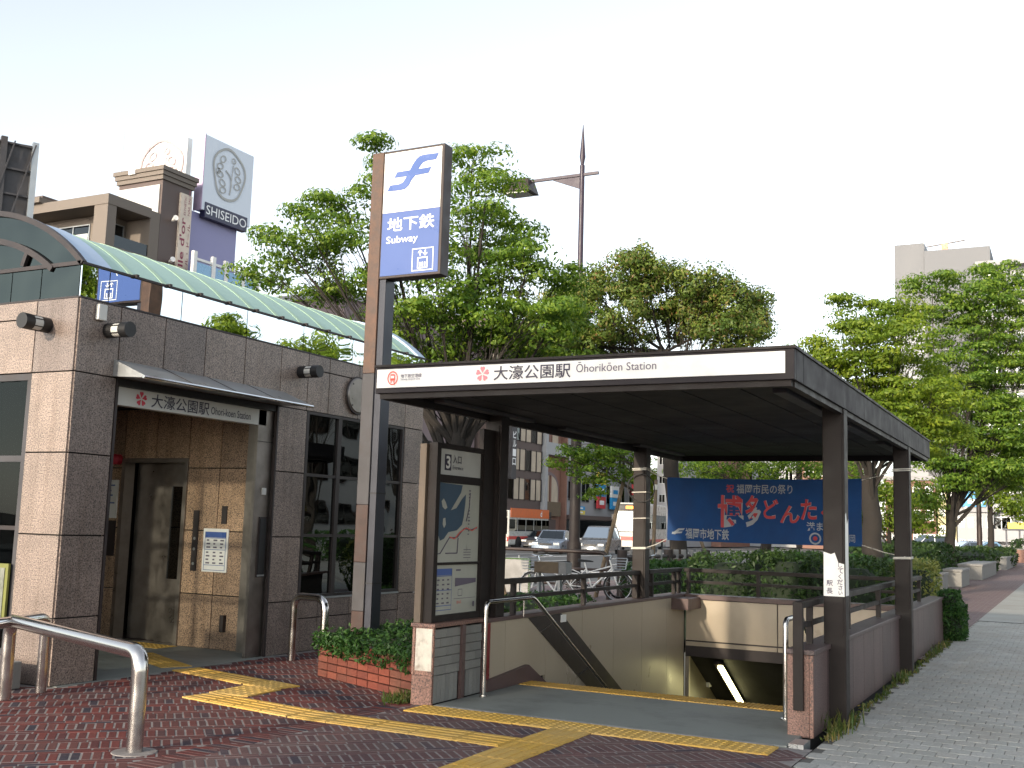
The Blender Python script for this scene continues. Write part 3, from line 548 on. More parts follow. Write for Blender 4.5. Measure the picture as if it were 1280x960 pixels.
def sign_face(y, ux, flip):
    x0 = PXR+.02 if not flip else SX1-.03; W = (SX1-PXR)-.05; H = SZ1-SZ0-.06; O = V((x0, y, SZ0+.03)); nn = -.004 if not flip else .004
    MB().prism([(0, H*.51), (W, H*.51), (W, H), (0, H)], O, ux, uz, (0, 1 if flip else -1, 0), .004).build('upper_panel', 'white_sign', box_)
    MB().prism([(0, 0), (W, 0), (W, H*.508), (0, H*.508)], O, ux, uz, (0, 1 if flip else -1, 0), .004).build('lower_panel', 'sign_blue', box_)
    O2 = O + V((0, 2*nn, 0))
    def uv(x, y):
        xl = 222 - (y-115)*(222-180)/(925-115); xr = 592 - (y-70)*(592-556)/(895-70); a = (x-xl)/(xr-xl); yt = 115-45*a; yb = 922-30*a
        return a*W, (1-(y-yt)/(yb-yt))*H
    F = [(571, 117), (553, 160), (500, 166), (470, 178), (452, 200), (440, 220), (523, 208), (505, 248), (420, 262), (396, 290), (378, 325), (352, 350), (320, 358), (234, 364), (254, 324), (310, 318), (335, 308), (352, 285), (362, 266), (281, 276), (300, 237), (384, 226), (402, 190), (425, 155), (450, 132), (490, 124)]
    lg = MB(); flat(lg, [uv(*p) for p in F], O2, ux, uz); lg.build('logo_mark', 'logo_blue', box_)
    tx = MB(); a = uv(232, 632); b = uv(538, 612); text(tx, '地下鉄', O2+ux*a[0]+uz*(a[1]-.005), ux, uz, b[0]-a[0], H*.115, .014)
    a = uv(224, 718); b = uv(432, 700); text(tx, 'Subway', O2+ux*a[0]+uz*(a[1]-.012), ux, uz, b[0]-a[0], H*.075, .012)
    # lift pictogram
    cx, cy = uv(462, 812); q = .068*k_*H/1.31*1.35
    def ring(x0, x1, y0, y1, t): 
        for r4 in ((x0, x1, y0, y0+t), (x0, x1, y1-t, y1), (x0, x0+t, y0+t, y1-t), (x1-t, x1, y0+t, y1-t)): rectf(tx, *r4, O2+ux*cx+uz*cy, ux, uz)
    ring(-.135, .135, -.125, .125, .010); ring(-.065, .065, -.10, .025, .013)
    for s_, x in ((1, -.032), (-1, .032)):
        rectf(tx, x-.007, x+.007, .042, .10, O2+ux*cx+uz*cy, ux, uz); yy = .108 if s_ > 0 else .034
        flat(tx, [(x-.026, yy-s_*.028), (x, yy), (x+.026, yy-s_*.028), (x+.026, yy-s_*.042), (x, yy-s_*.016), (x-.026, yy-s_*.042)], O2+ux*cx+uz*cy, ux, uz)
    for x in (-.03, 0, .03): rectf(tx, x-.008, x+.008, -.08, -.03, O2+ux*cx+uz*cy, ux, uz)
    tx.build('lettering', 'white_ink', box_)
sign_face(PY_, V((1, 0, 0)), False); sign_face(PY_+.171, V((-1, 0, 0)), True)

# ================================================================ BRICK PLANTER WITH IVY
PA, PB, PC, PD = V((-7.02, 9.45, 0)), V((-5.42, 8.75, 0)), V((-5.42, 10.9, 0)), V((-6.95, 11.4, 0))
pl = thing('brick_planter', 'low orange brick planter at the foot of the sign post', 'planter', (-6.2, 9.9, 0))
MB().add([PA+V((.06, .05, 0)), PB+V((-.02, .08, 0)), PC, PD+V((.06, 0, 0)), PA+V((.06, .05, .36)), PB+V((-.02, .08, .36)), PC+V((0, 0, .36)), PD+V((.06, 0, .36))], [(0, 1, 5, 4), (1, 2, 6, 5), (2, 3, 7, 6), (3, 0, 4, 7), (4, 5, 6, 7)]).build('mortar_core', 'mortar', pl)
MB().add([PA+V((.12, .12, .33)), PB+V((-.05, .16, .33)), PC+V((0, 0, .33)), PD+V((.12, 0, .33)), PA+V((.12, .12, .39)), PB+V((-.05, .16, .39)), PC+V((0, 0, .39)), PD+V((.12, 0, .39))], [(0, 1, 5, 4), (1, 2, 6, 5), (2, 3, 7, 6), (3, 0, 4, 7), (4, 5, 6, 7)]).build('soil', 'dirt', pl)
def brick_face(a, b, courses, hgt, L_, parent, mat='planter_brick', th=.06):
    d = (b-a); n_ = max(1, round(d.length/L_)); d.normalize(); nrm = V((d.y, -d.x, 0)); stp = (b-a).length/n_
    me = MB().box(-stp/2+.006, stp/2-.006, -th/2, th/2, -hgt/2+.006, hgt/2-.006)
    m_ = bpy.data.meshes.new('brick'); m_.from_pydata(me.v, [], me.f); m_.materials.append(M[mat])
    for r_i in range(courses):
        for k in range(n_):
            c = a + d*(stp*(k+.5)) + nrm*(.0+random.uniform(-.003, .003)) + V((0, 0, hgt*(r_i+.5))); inst(m_, 'brick', parent, c, math.atan2(d.y, d.x))
brick_face(PA, PB, 5, .076, .195, pl); brick_face(PD, PA, 5, .076, .2, pl)

def leaf_cloud(mb, c, rad, n_, size, flatz=1., surf=.5, up_bias=.3, rng=random):
    for _ in range(n_):
        while True:
            p = V((rng.uniform(-1, 1), rng.uniform(-1, 1), rng.uniform(-1, 1)))
            if p.length <= 1: break
        l = p.length or 1; p = p*((l**surf)/l); q = V(c) + V((p.x*rad[0], p.y*rad[1], p.z*rad[2]))
        leaf(mb, q, size*rng.uniform(.7, 1.3), rng, up_bias)
def leaf(mb, q, s, rng=random, up_bias=.3):
    nrm = V((rng.gauss(0, 1), rng.gauss(0, 1), rng.gauss(0, 1)+up_bias*2)); nrm.normalize(); a = nrm.orthogonal(); a.rotate(Matrix.Rotation(rng.uniform(0, 6.28), 3, nrm)); a.normalize(); b = nrm.cross(a)
    mb.add([q-a*s, q+b*s*.42-a*.1*s, q+a*s-nrm*s*.15, q-b*s*.42-a*.1*s], [(0, 3, 2, 1)])
ivy = MB()
for _ in range(230):
    u_, v_ = random.random(), random.random(); p = (PA*(1-u_)+PB*u_)*(1-v_) + (PD*(1-u_)+PC*u_)*v_
    leaf_cloud(ivy, (p.x, p.y, .40+random.uniform(-.02, .06)), (.15, .15, .06), 24, .030, up_bias=.8)
for _ in range(75):
    u_ = random.random(); p = PA*(1-u_)+PB*u_; l = random.uniform(.0, .15)
    leaf_cloud(ivy, (p.x-.03, p.y-.06, .40-l*.5), (.07, .05, .06+l*.5), 16, .030)
ivy_o = ivy.build('ivy', 'leaf_ivy', L=(-6.2, 9.9, .39)); tag(ivy_o, 'dark green ivy filling the brick planter and trailing over its rim', 'ivy')
# ================================================================ STAIR ENTRANCE
# left parapet: end slab, grey tiles, beige panels
lw = thing('stair_wall', 'parapet left of the stairs with grey tiles, pink end slab and beige panels', 'wall', (-5.2, 12, 0), 'parapets round the stair opening')
MB().box(-5.27, -5.13, 8.53, 15.72, -.14, .66).box(-5.27, -5.13, 10.40, 15.72, -3.6, -.14).build('core', 'joint', lw)
MB().box(-5.31, -5.095, 8.50, 8.53, 0, .26).build('end_slab', 'granite_pink', lw, bevel=.004); MB().box(-5.31, -5.285, 8.494, 8.53, .262, .675).box(-5.285, -5.095, 8.502, 8.53, .262, .675).build('end_slab', 'granite_pink', lw)
pm('peeling_plaster', (.62, .58, .50), .8, 0, .12, 12, .3, 40, dirt=(.24, .17, .13), dirt_amt=.9, dscale=5.)
MB().box(-5.275, -5.105, 8.494, 8.5005, .30, .668).build('bare_plaster', 'peeling_plaster', lw)
MB().box(-5.31, -5.28, 8.54, 9.45, 0, .66).build('side_slab', 'granite_pink', lw)
MB().box(-5.33, -5.08, 8.49, 9.46, .678, .712).build('coping', 'granite_pink', lw, bevel=.004); MB().box(-5.31, -5.085, 9.462, 15.80, .66, .70).build('coping', 'coping', lw, bevel=.004)
for i, z in enumerate([.255+.081*k for k in range(5)]):
    off = .11 if i % 2 else 0
    for a in [8.535-off+.22*k for k in range(6)]:
        for lo, hi in ((8.535, 9.005), (9.075, 9.43)):
            p, q = max(a, lo), min(a+.22, hi)
            if q-p > .03: MB().box(-5.13, -5.107, p+.003, q-.003, z+.003, z+.078).build('tile', 'wall_tile', lw)
for k in range(12):
    y = 8.535+.0735*k
    if abs(y-9.02) > .06: MB().box(-5.13, -5.107, y+.003, y+.0705, .015, .252).build('tile', 'wall_tile', lw)
MB().box(-5.12, -5.085, 9.008, 9.072, 0, .676).build('tile_post', 'coping', lw); MB().box(-5.12, -5.09, 9.43, 9.455, 0, .676).build('tile_post', 'coping', lw)
MB().box(-5.13, -5.095, 9.46, 9.575, .10, .655).build('red_strip', 'red_tile', lw)
js = [9.58, 9.90, 10.86, 11.84, 12.82, 13.82, 14.81, 15.58]
for a, b in zip(js, js[1:]): MB().box(-5.13, -5.098, a+.004, b-.004, -3.5 if a > 10.3 else .03, .657).build('panel', 'beige_panel', lw)
sk = MB().prism([(9.46, .016), (9.46, .115), (10.36, .185), (13.5, -1.42), (13.5, -1.62), (10.42, -.04), (10.36, .016)], (-5.098, 0, 0), (0, 1, 0), (0, 0, 1), (1, 0, 0), .05).build('skirting', 'coping', lw)
MB().prism([(10.40, .655), (11.22, .655), (14.4, -1.1), (13.6, -1.1)], (-5.098, 0, 0), (0, 1, 0), (0, 0, 1), (1, 0, 0), .012).build('dark_band', 'dark_metal', lw)
MB().box(-5.098, -5.07, 11.20, 11.32, .56, .64).build('light_box', 'white_sign', lw); MB().box(-5.14, -4.85, 15.0, 15.6, .50, .655).build('bracket_box', 'coping', lw)
st = MB()
# right parapet
rw = thing('stair_wall', 'dark red granite parapet along the grey pavement, right of the stairs', 'wall', (-2, 14, 0), 'parapets round the stair opening')
MB().box(-2.05, -1.92, 9.07, 18.93, -.14, .62).box(-2.07, -1.92, 10.42, 15.7, -3.6, -.14).build('core', 'joint', rw)
MB().box(-2.09, -1.915, 9.04, 9.07, 0, .64).build('end_slab', 'granite_pink', rw, bevel=.004); MB().box(-1.912, -1.885, 9.035, 9.07, 0, .64).build('end_slab', 'granite_pink', rw)
ps = [9.072, 9.63, 10.25, 10.85, 11.45, 12.05, 12.65, 13.25, 13.90, 14.5, 15.1, 15.7, 16.3, 16.95, 17.6, 18.3, 18.95]
for a, b in zip(ps, ps[1:]): MB().box(-1.92, -1.888, a+.004, b-.004, .0, .638).build('granite_panel', 'granite_wall', rw)
MB().box(-2.10, -1.87, 9.03, 18.97, .642, .685).build('coping', 'granite_wall', rw, bevel=.006)
js = [9.1, 10.4, 11.6, 12.8, 14.0, 15.55]
for a, b in zip(js, js[1:]): MB().box(-2.095, -2.05, a+.004, b-.004, .02 if a < 10 else -3.4, .638).build('panel', 'beige_panel', rw)
# wall over the mouth of the passage
bw = thing('stair_wall', 'beige panelled wall across the far end of the stair opening', 'wall', (-3.5, 15.65, 0), 'parapets round the stair opening')
MB().box(-5.09, -2.06, 15.63, 15.76, -.20, .62).build('core', 'dark_metal', bw); MB().box(-5.12, -2.06, 15.56, 15.80, .622, .69).build('coping', 'coping', bw, bevel=.005)
js = [-5.08, -3.74, -2.40, -2.10]
for a, b in zip(js, js[1:]): MB().box(a+.008, b-.008, 15.60, 15.63, .035, .612).build('panel', 'beige_panel', bw); MB().box(a+.008, b-.008, 15.60, 15.63, -.045, .012).build('panel', 'beige_panel', bw)
# stairs and passage
stairs = thing('staircase', 'stairs going down under the canopy into the station', 'stairs', (-3.6, 10.5, 0))
for k in range(20): MB().box(-5.05, -2.1, 10.42+k*.29, 10.74+k*.29, -3.6, -.165*(k+1)).build('step', 'slab', stairs)
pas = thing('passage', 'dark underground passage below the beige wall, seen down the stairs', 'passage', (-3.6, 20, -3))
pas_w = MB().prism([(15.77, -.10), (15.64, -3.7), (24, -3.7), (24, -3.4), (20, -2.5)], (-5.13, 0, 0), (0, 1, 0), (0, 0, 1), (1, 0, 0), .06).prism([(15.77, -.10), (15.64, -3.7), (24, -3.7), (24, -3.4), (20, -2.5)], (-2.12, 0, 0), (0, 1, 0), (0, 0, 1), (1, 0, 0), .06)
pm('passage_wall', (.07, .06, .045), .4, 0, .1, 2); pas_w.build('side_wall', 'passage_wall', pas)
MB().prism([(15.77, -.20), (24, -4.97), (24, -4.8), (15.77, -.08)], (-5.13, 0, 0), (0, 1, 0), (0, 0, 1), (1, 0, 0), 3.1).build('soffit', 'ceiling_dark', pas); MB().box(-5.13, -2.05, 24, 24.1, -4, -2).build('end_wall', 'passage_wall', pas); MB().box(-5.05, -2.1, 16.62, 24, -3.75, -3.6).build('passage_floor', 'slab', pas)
MB().bar((-5.09, 15.74, .0), (-5.09, 15.74, -3.4), .06, .06, (0, 1, 0)).build('door_post', 'beige_panel', pas)
tl_ = thing('tube_lamp', 'lit fluorescent tube lamp on the sloping soffit of the stair passage', 'lamp', (-4.85, 17.2, -.9))
dv = V((0, 8.23, -4.77)).normalized(); a0 = V((-4.66, 15.84, -.285))
MB().bar(a0, a0+dv*1.45, .13, .05).build('housing', 'dark_metal', tl_); MB().bar(a0+V((.03, 0, -.055)), a0+V((.03, 0, -.055))+dv*1.35, .075, .04).build('tube', 'tube_light', tl_)
tl2 = thing('tube_lamp', 'second lit tube lamp further down the stair passage', 'lamp', (-4.85, 20.2, -2)); b0 = a0+dv*1.9; MB().bar(b0, b0+dv*2.6, .15, .05).build('housing', 'dark_metal', tl2); MB().bar(b0+V((.03, 0, -.055)), b0+V((.03, 0, -.055))+dv*2.5, .09, .045).build('tube', 'tube_light', tl2)
MB().box(-5.07, -5.02, 16.6, 16.72, -.75, -.5).build('wall_box', 'sign_dim', pas)

# ---- stainless handrails of the stairs
def hrail(name, pts, label, r=.022, feet=(), grp=None, cat='handrail', fr=.07, brk=()):
    pts = [V(p) for p in pts]; t = thing(name, label, cat, pts[0], grp); MB().tube(fillet(pts, fr, 6), r, 14).build('rail', 'steel', t, smooth=True)
    for f_ in feet: MB().tube([f_, V(f_)+V((0, 0, .012))], [r*1.9, r*1.9], 16).build('foot_plate', 'steel', t)
    for a, b in brk: MB().tube([a, b], .009, 8).build('bracket', 'steel', t)
    return t
hrail('stair_handrail', [(-4.95, 9.20, .012), (-4.95, 9.20, .88), (-4.95, 10.22, .88), (-4.95, 16.0, -2.36)], 'stainless handrail sloping down the left wall of the stairs', .021, [(-4.95, 9.20, .012)], 'stair handrails', brk=[((-5.09, y, .88-(y-10.22)*.56-.12), (-4.95, y, .88-(y-10.22)*.56-.02)) for y in (10.7, 11.7, 12.7)] + [((-4.95, 10.0, .70), (-4.95, 10.0, .86))])
hrail('stair_handrail', [(-2.26, 9.72, .012), (-2.26, 9.72, .86), (-2.26, 10.3, .86), (-2.26, 16.0, -2.36)], 'stainless handrail on the right of the stairs, inside the brown rail', .024, [(-2.26, 9.72, .012)], 'stair handrails')

# ---- brown steel railings on the parapets
def railing(label, a, b, posts, z0=.70, ends=True, drop=None, w_=.07):
    a, b = V(a), V(b); t = thing('railing', label, 'railing', (a+b)/2, 'brown railings on the parapets'); d = (b-a).normalized(); zt, zl = 1.06, .885
    MB().bar(a+V((0, 0, zt-.025)), b+V((0, 0, zt-.025)), w_, .055).build('top_rail', 'brown_paint', t, bevel=.004); MB().bar(a+V((0, 0, zl-.02)), b+V((0, 0, zl-.02)), .035, .04).build('lower_rail', 'brown_paint', t)
    for s_ in posts: p = a+d*s_; MB().bar(p+V((0, 0, z0-.005)), p+V((0, 0, zt-.05)), .05, .05, (0, 1, 0)).build('post', 'brown_paint', t)
    return t
railing('dark brown railing on the left parapet in front of the bicycles', (-5.2, 9.95, 0), (-5.2, 13.98, 0), (.3, 2.14, 3.9)); railing('short dark brown railing left of the banner, behind the left column', (-5.2, 14.3, 0), (-5.2, 15.68, 0), (.15, 1.1, 1.33)); railing('dark brown railing across the back of the stair opening under the banner', (-5.14, 15.72, 0), (-1.95, 15.72, 0), (.06, 1.1, 2.1, 3.1))
rr_ = railing('dark brown railing on the right parapet with a flat bar at its near end', (-2.0, 9.02, 0), (-2.0, 16.9, 0), (.45, 2.2, 4.1, 5.6, 6.5, 7.8)); MB().box(-2.035, -1.955, 8.995, 9.033, .21, 1.06).build('end_bar', 'brown_paint', rr_, bevel=.004)

# ================================================================ CANOPY
CX0, CX1, CY0, CY1 = -5.33, -1.735, 7.76, 16.06
can = thing('entrance_canopy', 'flat brown steel canopy with white station sign over the stairs', 'canopy', (-3.55, 12, 0))
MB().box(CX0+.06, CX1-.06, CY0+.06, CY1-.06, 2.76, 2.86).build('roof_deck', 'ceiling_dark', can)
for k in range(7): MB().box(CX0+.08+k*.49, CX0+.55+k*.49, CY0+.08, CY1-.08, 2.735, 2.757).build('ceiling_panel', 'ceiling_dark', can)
fas = MB().box(CX0, CX1, CY0, CY0+.06, 2.70, 2.925).build('fascia', 'fascia', can, bevel=.004)
MB().box(CX0-.012, CX1+.012, CY0-.014, CY0+.07, 2.925, 2.945).build('fascia_cap', 'brown_paint', fas); MB().box(CX0+.03, CX1-.03, CY0+.03, CY0+.10, 2.655, 2.70).build('drip_edge', 'brown_paint', fas)
for a, b in ((CY0+.06, 8.06), (8.06, 10.7), (10.7, 13.4), (13.4, CY1)): MB().box(CX1-.06, CX1, a+.004, b-.004, 2.70, 2.925).build('fascia', 'fascia', can, bevel=.003); MB().box(CX0, CX0+.06, a+.004, b-.004, 2.70, 2.925).build('fascia', 'fascia', can)
MB().box(CX1-.07, CX1+.012, CY0+.072, CY1, 2.925, 2.945).build('fascia_cap', 'brown_paint', can); MB().box(CX1-.08, CX1-.02, CY0+.10, CY1-.02, 2.655, 2.70).build('drip_edge', 'brown_paint', can); MB().box(CX0+.02, CX0+.08, CY0+.10, CY1-.02, 2.655, 2.70).build('drip_edge', 'brown_paint', can)
MB().box(CX0+.06, CX1-.06, CY1-.06, CY1, 2.66, 2.925).build('fascia', 'fascia', can)
sp = MB().box(CX0+.018, CX1-.065, CY0-.010, CY0-.001, 2.745, 2.905).build('sign_panel', 'white_sign', fas)
ux = V((1, 0, 0)); ys_ = CY0-.014; W_ = CX1-.065-CX0-.018; xs = CX0+.018
def su(px): return xs + (px-473)/(983-473)*W_*1.0
# perspective-corrected positions along the sign, from the photograph
def su(px): return atY(px, 470, CY0).x
tx = MB(); text(tx, '大濠公園駅', (su(618), ys_, 2.772), ux, uz, su(714)-su(618), .118, .009); tx.build('lettering', 'ink', sp)
tx = MB(); text(tx, 'Ōhorikōen Station', (su(721), ys_, 2.810), ux, uz, su(821)-su(721), None, .002); tx.build('lettering', 'ink_grey', sp)
tx = MB(); text(tx, '地下鉄空港線', (su(502), ys_, 2.825), ux, uz, su(528)-su(502), None, .006); text(tx, 'Subway Airport Line', (su(502), ys_, 2.800), ux, uz, su(526)-su(502), None, 0); tx.build('lettering', 'ink_grey', sp)
sakura(MB(), (su(604), ys_, 2.83), ux, uz, .062).build('flower_mark', 'pink', sp)
rg = MB(); c_ = V((su(492), ys_, 2.826)); n_ = 28
for k in range(n_):
    a, b = 2*math.pi*k/n_, 2*math.pi*(k+1)/n_; rg.add([c_+(ux*math.cos(t)*.87+uz*math.sin(t))*r4 for t, r4 in ((a, .050), (b, .050), (b, .060), (a, .060))], [(0, 1, 2, 3)])
flat(rg, [(-.024, -.022), (.024, -.022), (.026, .02), (.018, .034), (-.018, .034), (-.026, .02)], c_, ux, uz); rectf(rg, -.02, -.008, -.04, -.025, c_, ux, uz); rectf(rg, .008, .02, -.04, -.025, c_, ux, uz); rg.build('line_mark', 'red_line', sp)
rectf(MB(), -.018, .018, -.002, .02, c_+V((0, -.003, 0)), ux, uz).build('line_mark_window', 'white_sign', sp)
for X, in ((-5.19,), (-1.83,)):
    for Y in (9.70, 13.93):
        x0, x1 = (X-.10, X+.085)
        cl = MB().box(x0, x1, Y, Y+.17, 0 if X > -3 else .70, 2.74).build('column', 'brown_paint', can, bevel=.006)
        MB().box(x0+.02, x1-.02, Y-.012, Y-.001, .75, 2.6).build('column_cover', 'brown_paint', cl)
MB().box(-5.22, -5.17, 9.45, 9.69, .70, 2.55).build('board_side', 'brown_paint', can)
for X in (-5.13, -2.02):
    for Y in (8.5, 11.2, 13.6): MB().box(X-.055, X+.055, Y, Y+1.9, 2.70, 2.735).build('ceiling_light', 'post_grey', can, bevel=.006)
# notice stuck on the right column
pn = thing('paper_notice', 'torn cream paper notice with brush writing on the near right column', 'notice', (-1.85, 9.68, 1.3))
MB().add([(-1.925, 9.684, 1.085), (-1.75, 9.684, 1.085), (-1.752, 9.684, 1.36), (-1.80, 9.684, 1.37), (-1.83, 9.684, 1.455), (-1.86, 9.684, 1.44), (-1.923, 9.684, 1.46)], [tuple(range(7))]).build('paper', 'white_sign', pn); MB().add([(-1.742, 9.69, 1.09), (-1.742, 9.84, 1.09), (-1.742, 9.84, 1.75), (-1.742, 9.78, 1.70), (-1.742, 9.74, 1.80), (-1.742, 9.70, 1.78), (-1.742, 9.69, 1.5)], [tuple(range(7))]).build('paper', 'white_sign', pn)
tx = MB()
for ch, x, z, h in (('し', -1.80, 1.33, .04), ('て', -1.805, 1.28, .045), ('く', -1.80, 1.235, .04), ('だ', -1.81, 1.185, .045), ('さ', -1.80, 1.14, .04), ('い', -1.80, 1.10, .03), ('駅', -1.90, 1.17, .05), ('長', -1.90, 1.105, .05)): text(tx, ch, (x, 9.681, z), ux, uz, None, h, .02)
tx.build('brush_writing', 'ink_grey', pn, kind='stuff')

# ================================================================ MAP BOARD
mb_ = thing('map_board', 'upright station map board on the tiled parapet, numbered 3', 'board', (-5.2, 9.0, .71))
MB().box(-5.325, -5.255, 8.52, 8.62, .712, 2.33).build('frame_post', 'tan_post', mb_, bevel=.004); MB().box(-5.253, -5.16, 8.56, 8.63, .712, 2.345).build('frame_post', 'brown_paint', mb_, bevel=.004); MB().box(-5.26, -5.16, 9.46, 9.52, .712, 2.345).build('frame_post', 'brown_paint', mb_)
fr_ = MB().box(-5.245, -5.165, 8.63, 9.46, 2.30, 2.345).box(-5.245, -5.165, 8.63, 9.46, .712, .77).box(-5.245, -5.175, 8.63, 9.46, 1.985, 2.055).box(-5.245, -5.175, 8.63, 9.46, 1.225, 1.245).box(-5.27, -5.21, 8.63, 9.46, .77, 2.30).build('frame', 'brown_paint', mb_)
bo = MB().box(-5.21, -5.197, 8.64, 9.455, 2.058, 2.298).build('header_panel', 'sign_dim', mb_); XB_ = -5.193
tx = MB(); rectf(tx, 8.75, 8.87, 2.10, 2.25, (XB_, 0, 0), uy_, uz); tx.build('number_plate', 'ink', bo); text(MB(), '3', (XB_+.003, 8.77, 2.115), uy_, uz, .08, .12, .03).build('number', 'white_sign', bo)
tx = MB(); text(tx, '入口', (XB_, 8.90, 2.17), uy_, uz, None, .08, .012); text(tx, 'Entrance', (XB_, 8.90, 2.115), uy_, uz, .2, .035); tx.build('lettering', 'ink', bo)
pm('map_paper', (.42, .42, .36), .35, 0, .06, 6); pm('map_sea', (.035, .075, .12), .35, 0, .1, 4); pm('map_green', (.26, .30, .20), .4)
mp = MB().box(-5.21, -5.197, 8.64, 9.455, 1.248, 1.983).build('map_panel', 'map_paper', mb_)
def mpt(P): # zoomed pixel (2nd view) -> board coordinates
    return [(8.64+(x-103)/(313-103)*.815, 1.983-(y-222)/(637-222)*.735) for x, y in P]
sea = MB(); flat(sea, mpt([(103, 222), (222, 228), (215, 268), (185, 330), (168, 365), (195, 352), (222, 300), (240, 275), (238, 330), (232, 400), (225, 440), (200, 470), (160, 480), (140, 515), (122, 525), (108, 480), (103, 475)]), (XB_, 0, 0), uy_, uz); sea.build('map_sea', 'map_sea', mp)
isl = MB(); flat(isl, mpt([(122, 320), (132, 305), (142, 325), (150, 352), (140, 362), (128, 350)]), (XB_+.002, 0, 0), uy_, uz); flat(isl, mpt([(132, 410), (142, 405), (146, 440), (138, 460), (131, 440)]), (XB_+.002, 0, 0), uy_, uz); isl.build('map_island', 'map_paper', mp)
ln = MB()
for P in ([(100, 595), (125, 590), (165, 510), (205, 505), (235, 460), (270, 465), (300, 455)], [(150, 590), (205, 590), (208, 510)], [(262, 265), (258, 350), (245, 420)]):
    q = mpt(P)
    for a, b in zip(q, q[1:]): ln.bar((XB_+.001, a[0], a[1]), (XB_+.001, b[0], b[1]), .003, .010, (0, 0, 1))
ln.build('map_line', 'ink_grey', mp); ln = MB(); q = mpt([(165, 505), (190, 515), (215, 480), (245, 455), (275, 470), (300, 450)])
for a, b in zip(q, q[1:]): ln.bar((XB_+.003, a[0], a[1]), (XB_+.003, b[0], b[1]), .003, .008, (0, 0, 1))
ln.build('map_line', 'red_line', mp)
lg = MB()
for k in range(4): rectf(lg, 9.16, 9.30, 1.36-k*.025, 1.366-k*.025, (XB_, 0, 0), uy_, uz)
for k in range(14): rectf(lg, 9.235+random.uniform(-.01, .01), 9.25+random.uniform(0, .02), 1.92-k*.032, 1.932-k*.032, (XB_, 0, 0), uy_, uz)
lg.build('map_print', 'ink_grey', mp, kind='stuff')
tp = MB().box(-5.21, -5.197, 8.64, 9.455, .772, 1.223).build('timetable_panel', 'map_paper', mb_)
tx = MB(); O = V((XB_, 0, 0)); rectf(tx, 8.66, 8.96, 1.13, 1.19, O, uy_, uz)
for z in (.81, .85, .99, 1.12): rectf(tx, 8.66, 8.96, z, z+.006, O, uy_, uz)
for y in (8.66, 8.955): rectf(tx, y, y+.005, .81, 1.19, O, uy_, uz)
tx.build('table_frame', 'logo_blue', tp); tx = MB()
for r_i in range(6):
    for c_i in range(3): rectf(tx, 8.69+c_i*.09, 8.69+c_i*.09+random.uniform(.03, .05), .87+r_i*.042, .884+r_i*.042, O, uy_, uz)
flat(tx, [(9.02, 1.02), (9.42, 1.05), (9.42, 1.09), (9.02, 1.10)], O, uy_, uz); [rectf(tx, *b, O, uy_, uz) for b in ((9.08, 9.16, .93, .935), (9.08, 9.16, .99, .995), (9.08, 9.085, .93, .995), (9.155, 9.16, .93, .995), (9.0, 9.42, .905, .909), (9.03, 9.12, 1.165, 1.18), (9.37, 9.40, .82, .87))]
tx.build('table_print', 'ink_grey', tp, kind='stuff'); text(MB(), '出入口', (XB_, 9.06, .86), uy_, uz, None, .028, .01).build('red_print', 'red_line', tp)
# ================================================================ BANNER between the rear columns
bnx0, bnx1, bnz0, bnz1 = -4.86, -2.33, 1.475, 2.315; BWD, BHT = bnx1-bnx0, bnz1-bnz0
def bpos(u_, v_, off=0):
    x = bnx0+u_*BWD; z = bnz0 + v_*BHT - .018*math.sin(math.pi*u_)*(1 if v_ > .5 else .4)
    y = 14.10 + .05*math.sin(math.pi*u_) + .012*math.sin(u_*17+v_*5) + .010*math.sin(u_*9-v_*8) + .018*math.sin(v_*3.1)*math.sin(u_*5)
    return V((x, y-off, z))
ban = thing('banner', 'dark blue festival banner with red and grey Japanese lettering tied between columns', 'banner', (-3.6, 14.1, 1.48))
mb = MB(); NU, NV = 48, 16
mb.add([bpos(i/NU, j/NV) for j in range(NV+1) for i in range(NU+1)] + [bpos(i/NU, j/NV, -.004) for j in range(NV+1) for i in range(NU+1)], [(j*(NU+1)+i, j*(NU+1)+i+1, (j+1)*(NU+1)+i+1, (j+1)*(NU+1)+i) for j in range(NV) for i in range(NU)] + [((NU+1)*(NV+1)+j*(NU+1)+i, (NU+1)*(NV+1)+(j+1)*(NU+1)+i, (NU+1)*(NV+1)+(j+1)*(NU+1)+i+1, (NU+1)*(NV+1)+j*(NU+1)+i+1) for j in range(NV) for i in range(NU)])
cloth = mb.build('cloth', 'banner_blue', ban, smooth=True)
def btext(body, px0, py0, px1, py1, mat, off=.0, lift_=.006, name='lettering'):
    # box in pixels of the first zoom (1280 wide over 270, from 820,580)
    f_ = lambda px, py: ((px-82)/(1205-82), 1-(py-(75+20*(px-82)/1123))/(370+35*(px-82)/1123))
    a = f_(px0, py1); b = f_(px1, py0); mb = MB(); text(mb, body, None, ux, uz, 1, 1, off, fn=lambda x, y: bpos(a[0]+x*(b[0]-a[0]), a[1]+y*(b[1]-a[1]), lift_)); return mb.build(name, mat, cloth)
btext('福岡市民の祭り', 497, 118, 822, 168, 'banner_grey', .01); btext('祝', 434, 114, 482, 162, 'banner_red', .02)
def brush(ch, *b): btext(ch, *b, 'banner_grey', .036, .004); btext(ch, *b, 'banner_red', .020, .016)
brush('博', 385, 180, 535, 372); brush('多', 548, 180, 640, 372); brush('ど', 655, 205, 740, 325); brush('ん', 752, 245, 862, 352); brush('た', 868, 210, 960, 335); brush('く', 985, 245, 1050, 345)
btext('港まつり', 900, 355, 1090, 400, 'banner_grey', .012); btext('福岡市地下鉄', 192, 385, 452, 437, 'banner_grey', .015); btext('主催福岡', 1020, 428, 1168, 470, 'banner_grey', .0)
lo = MB(); 
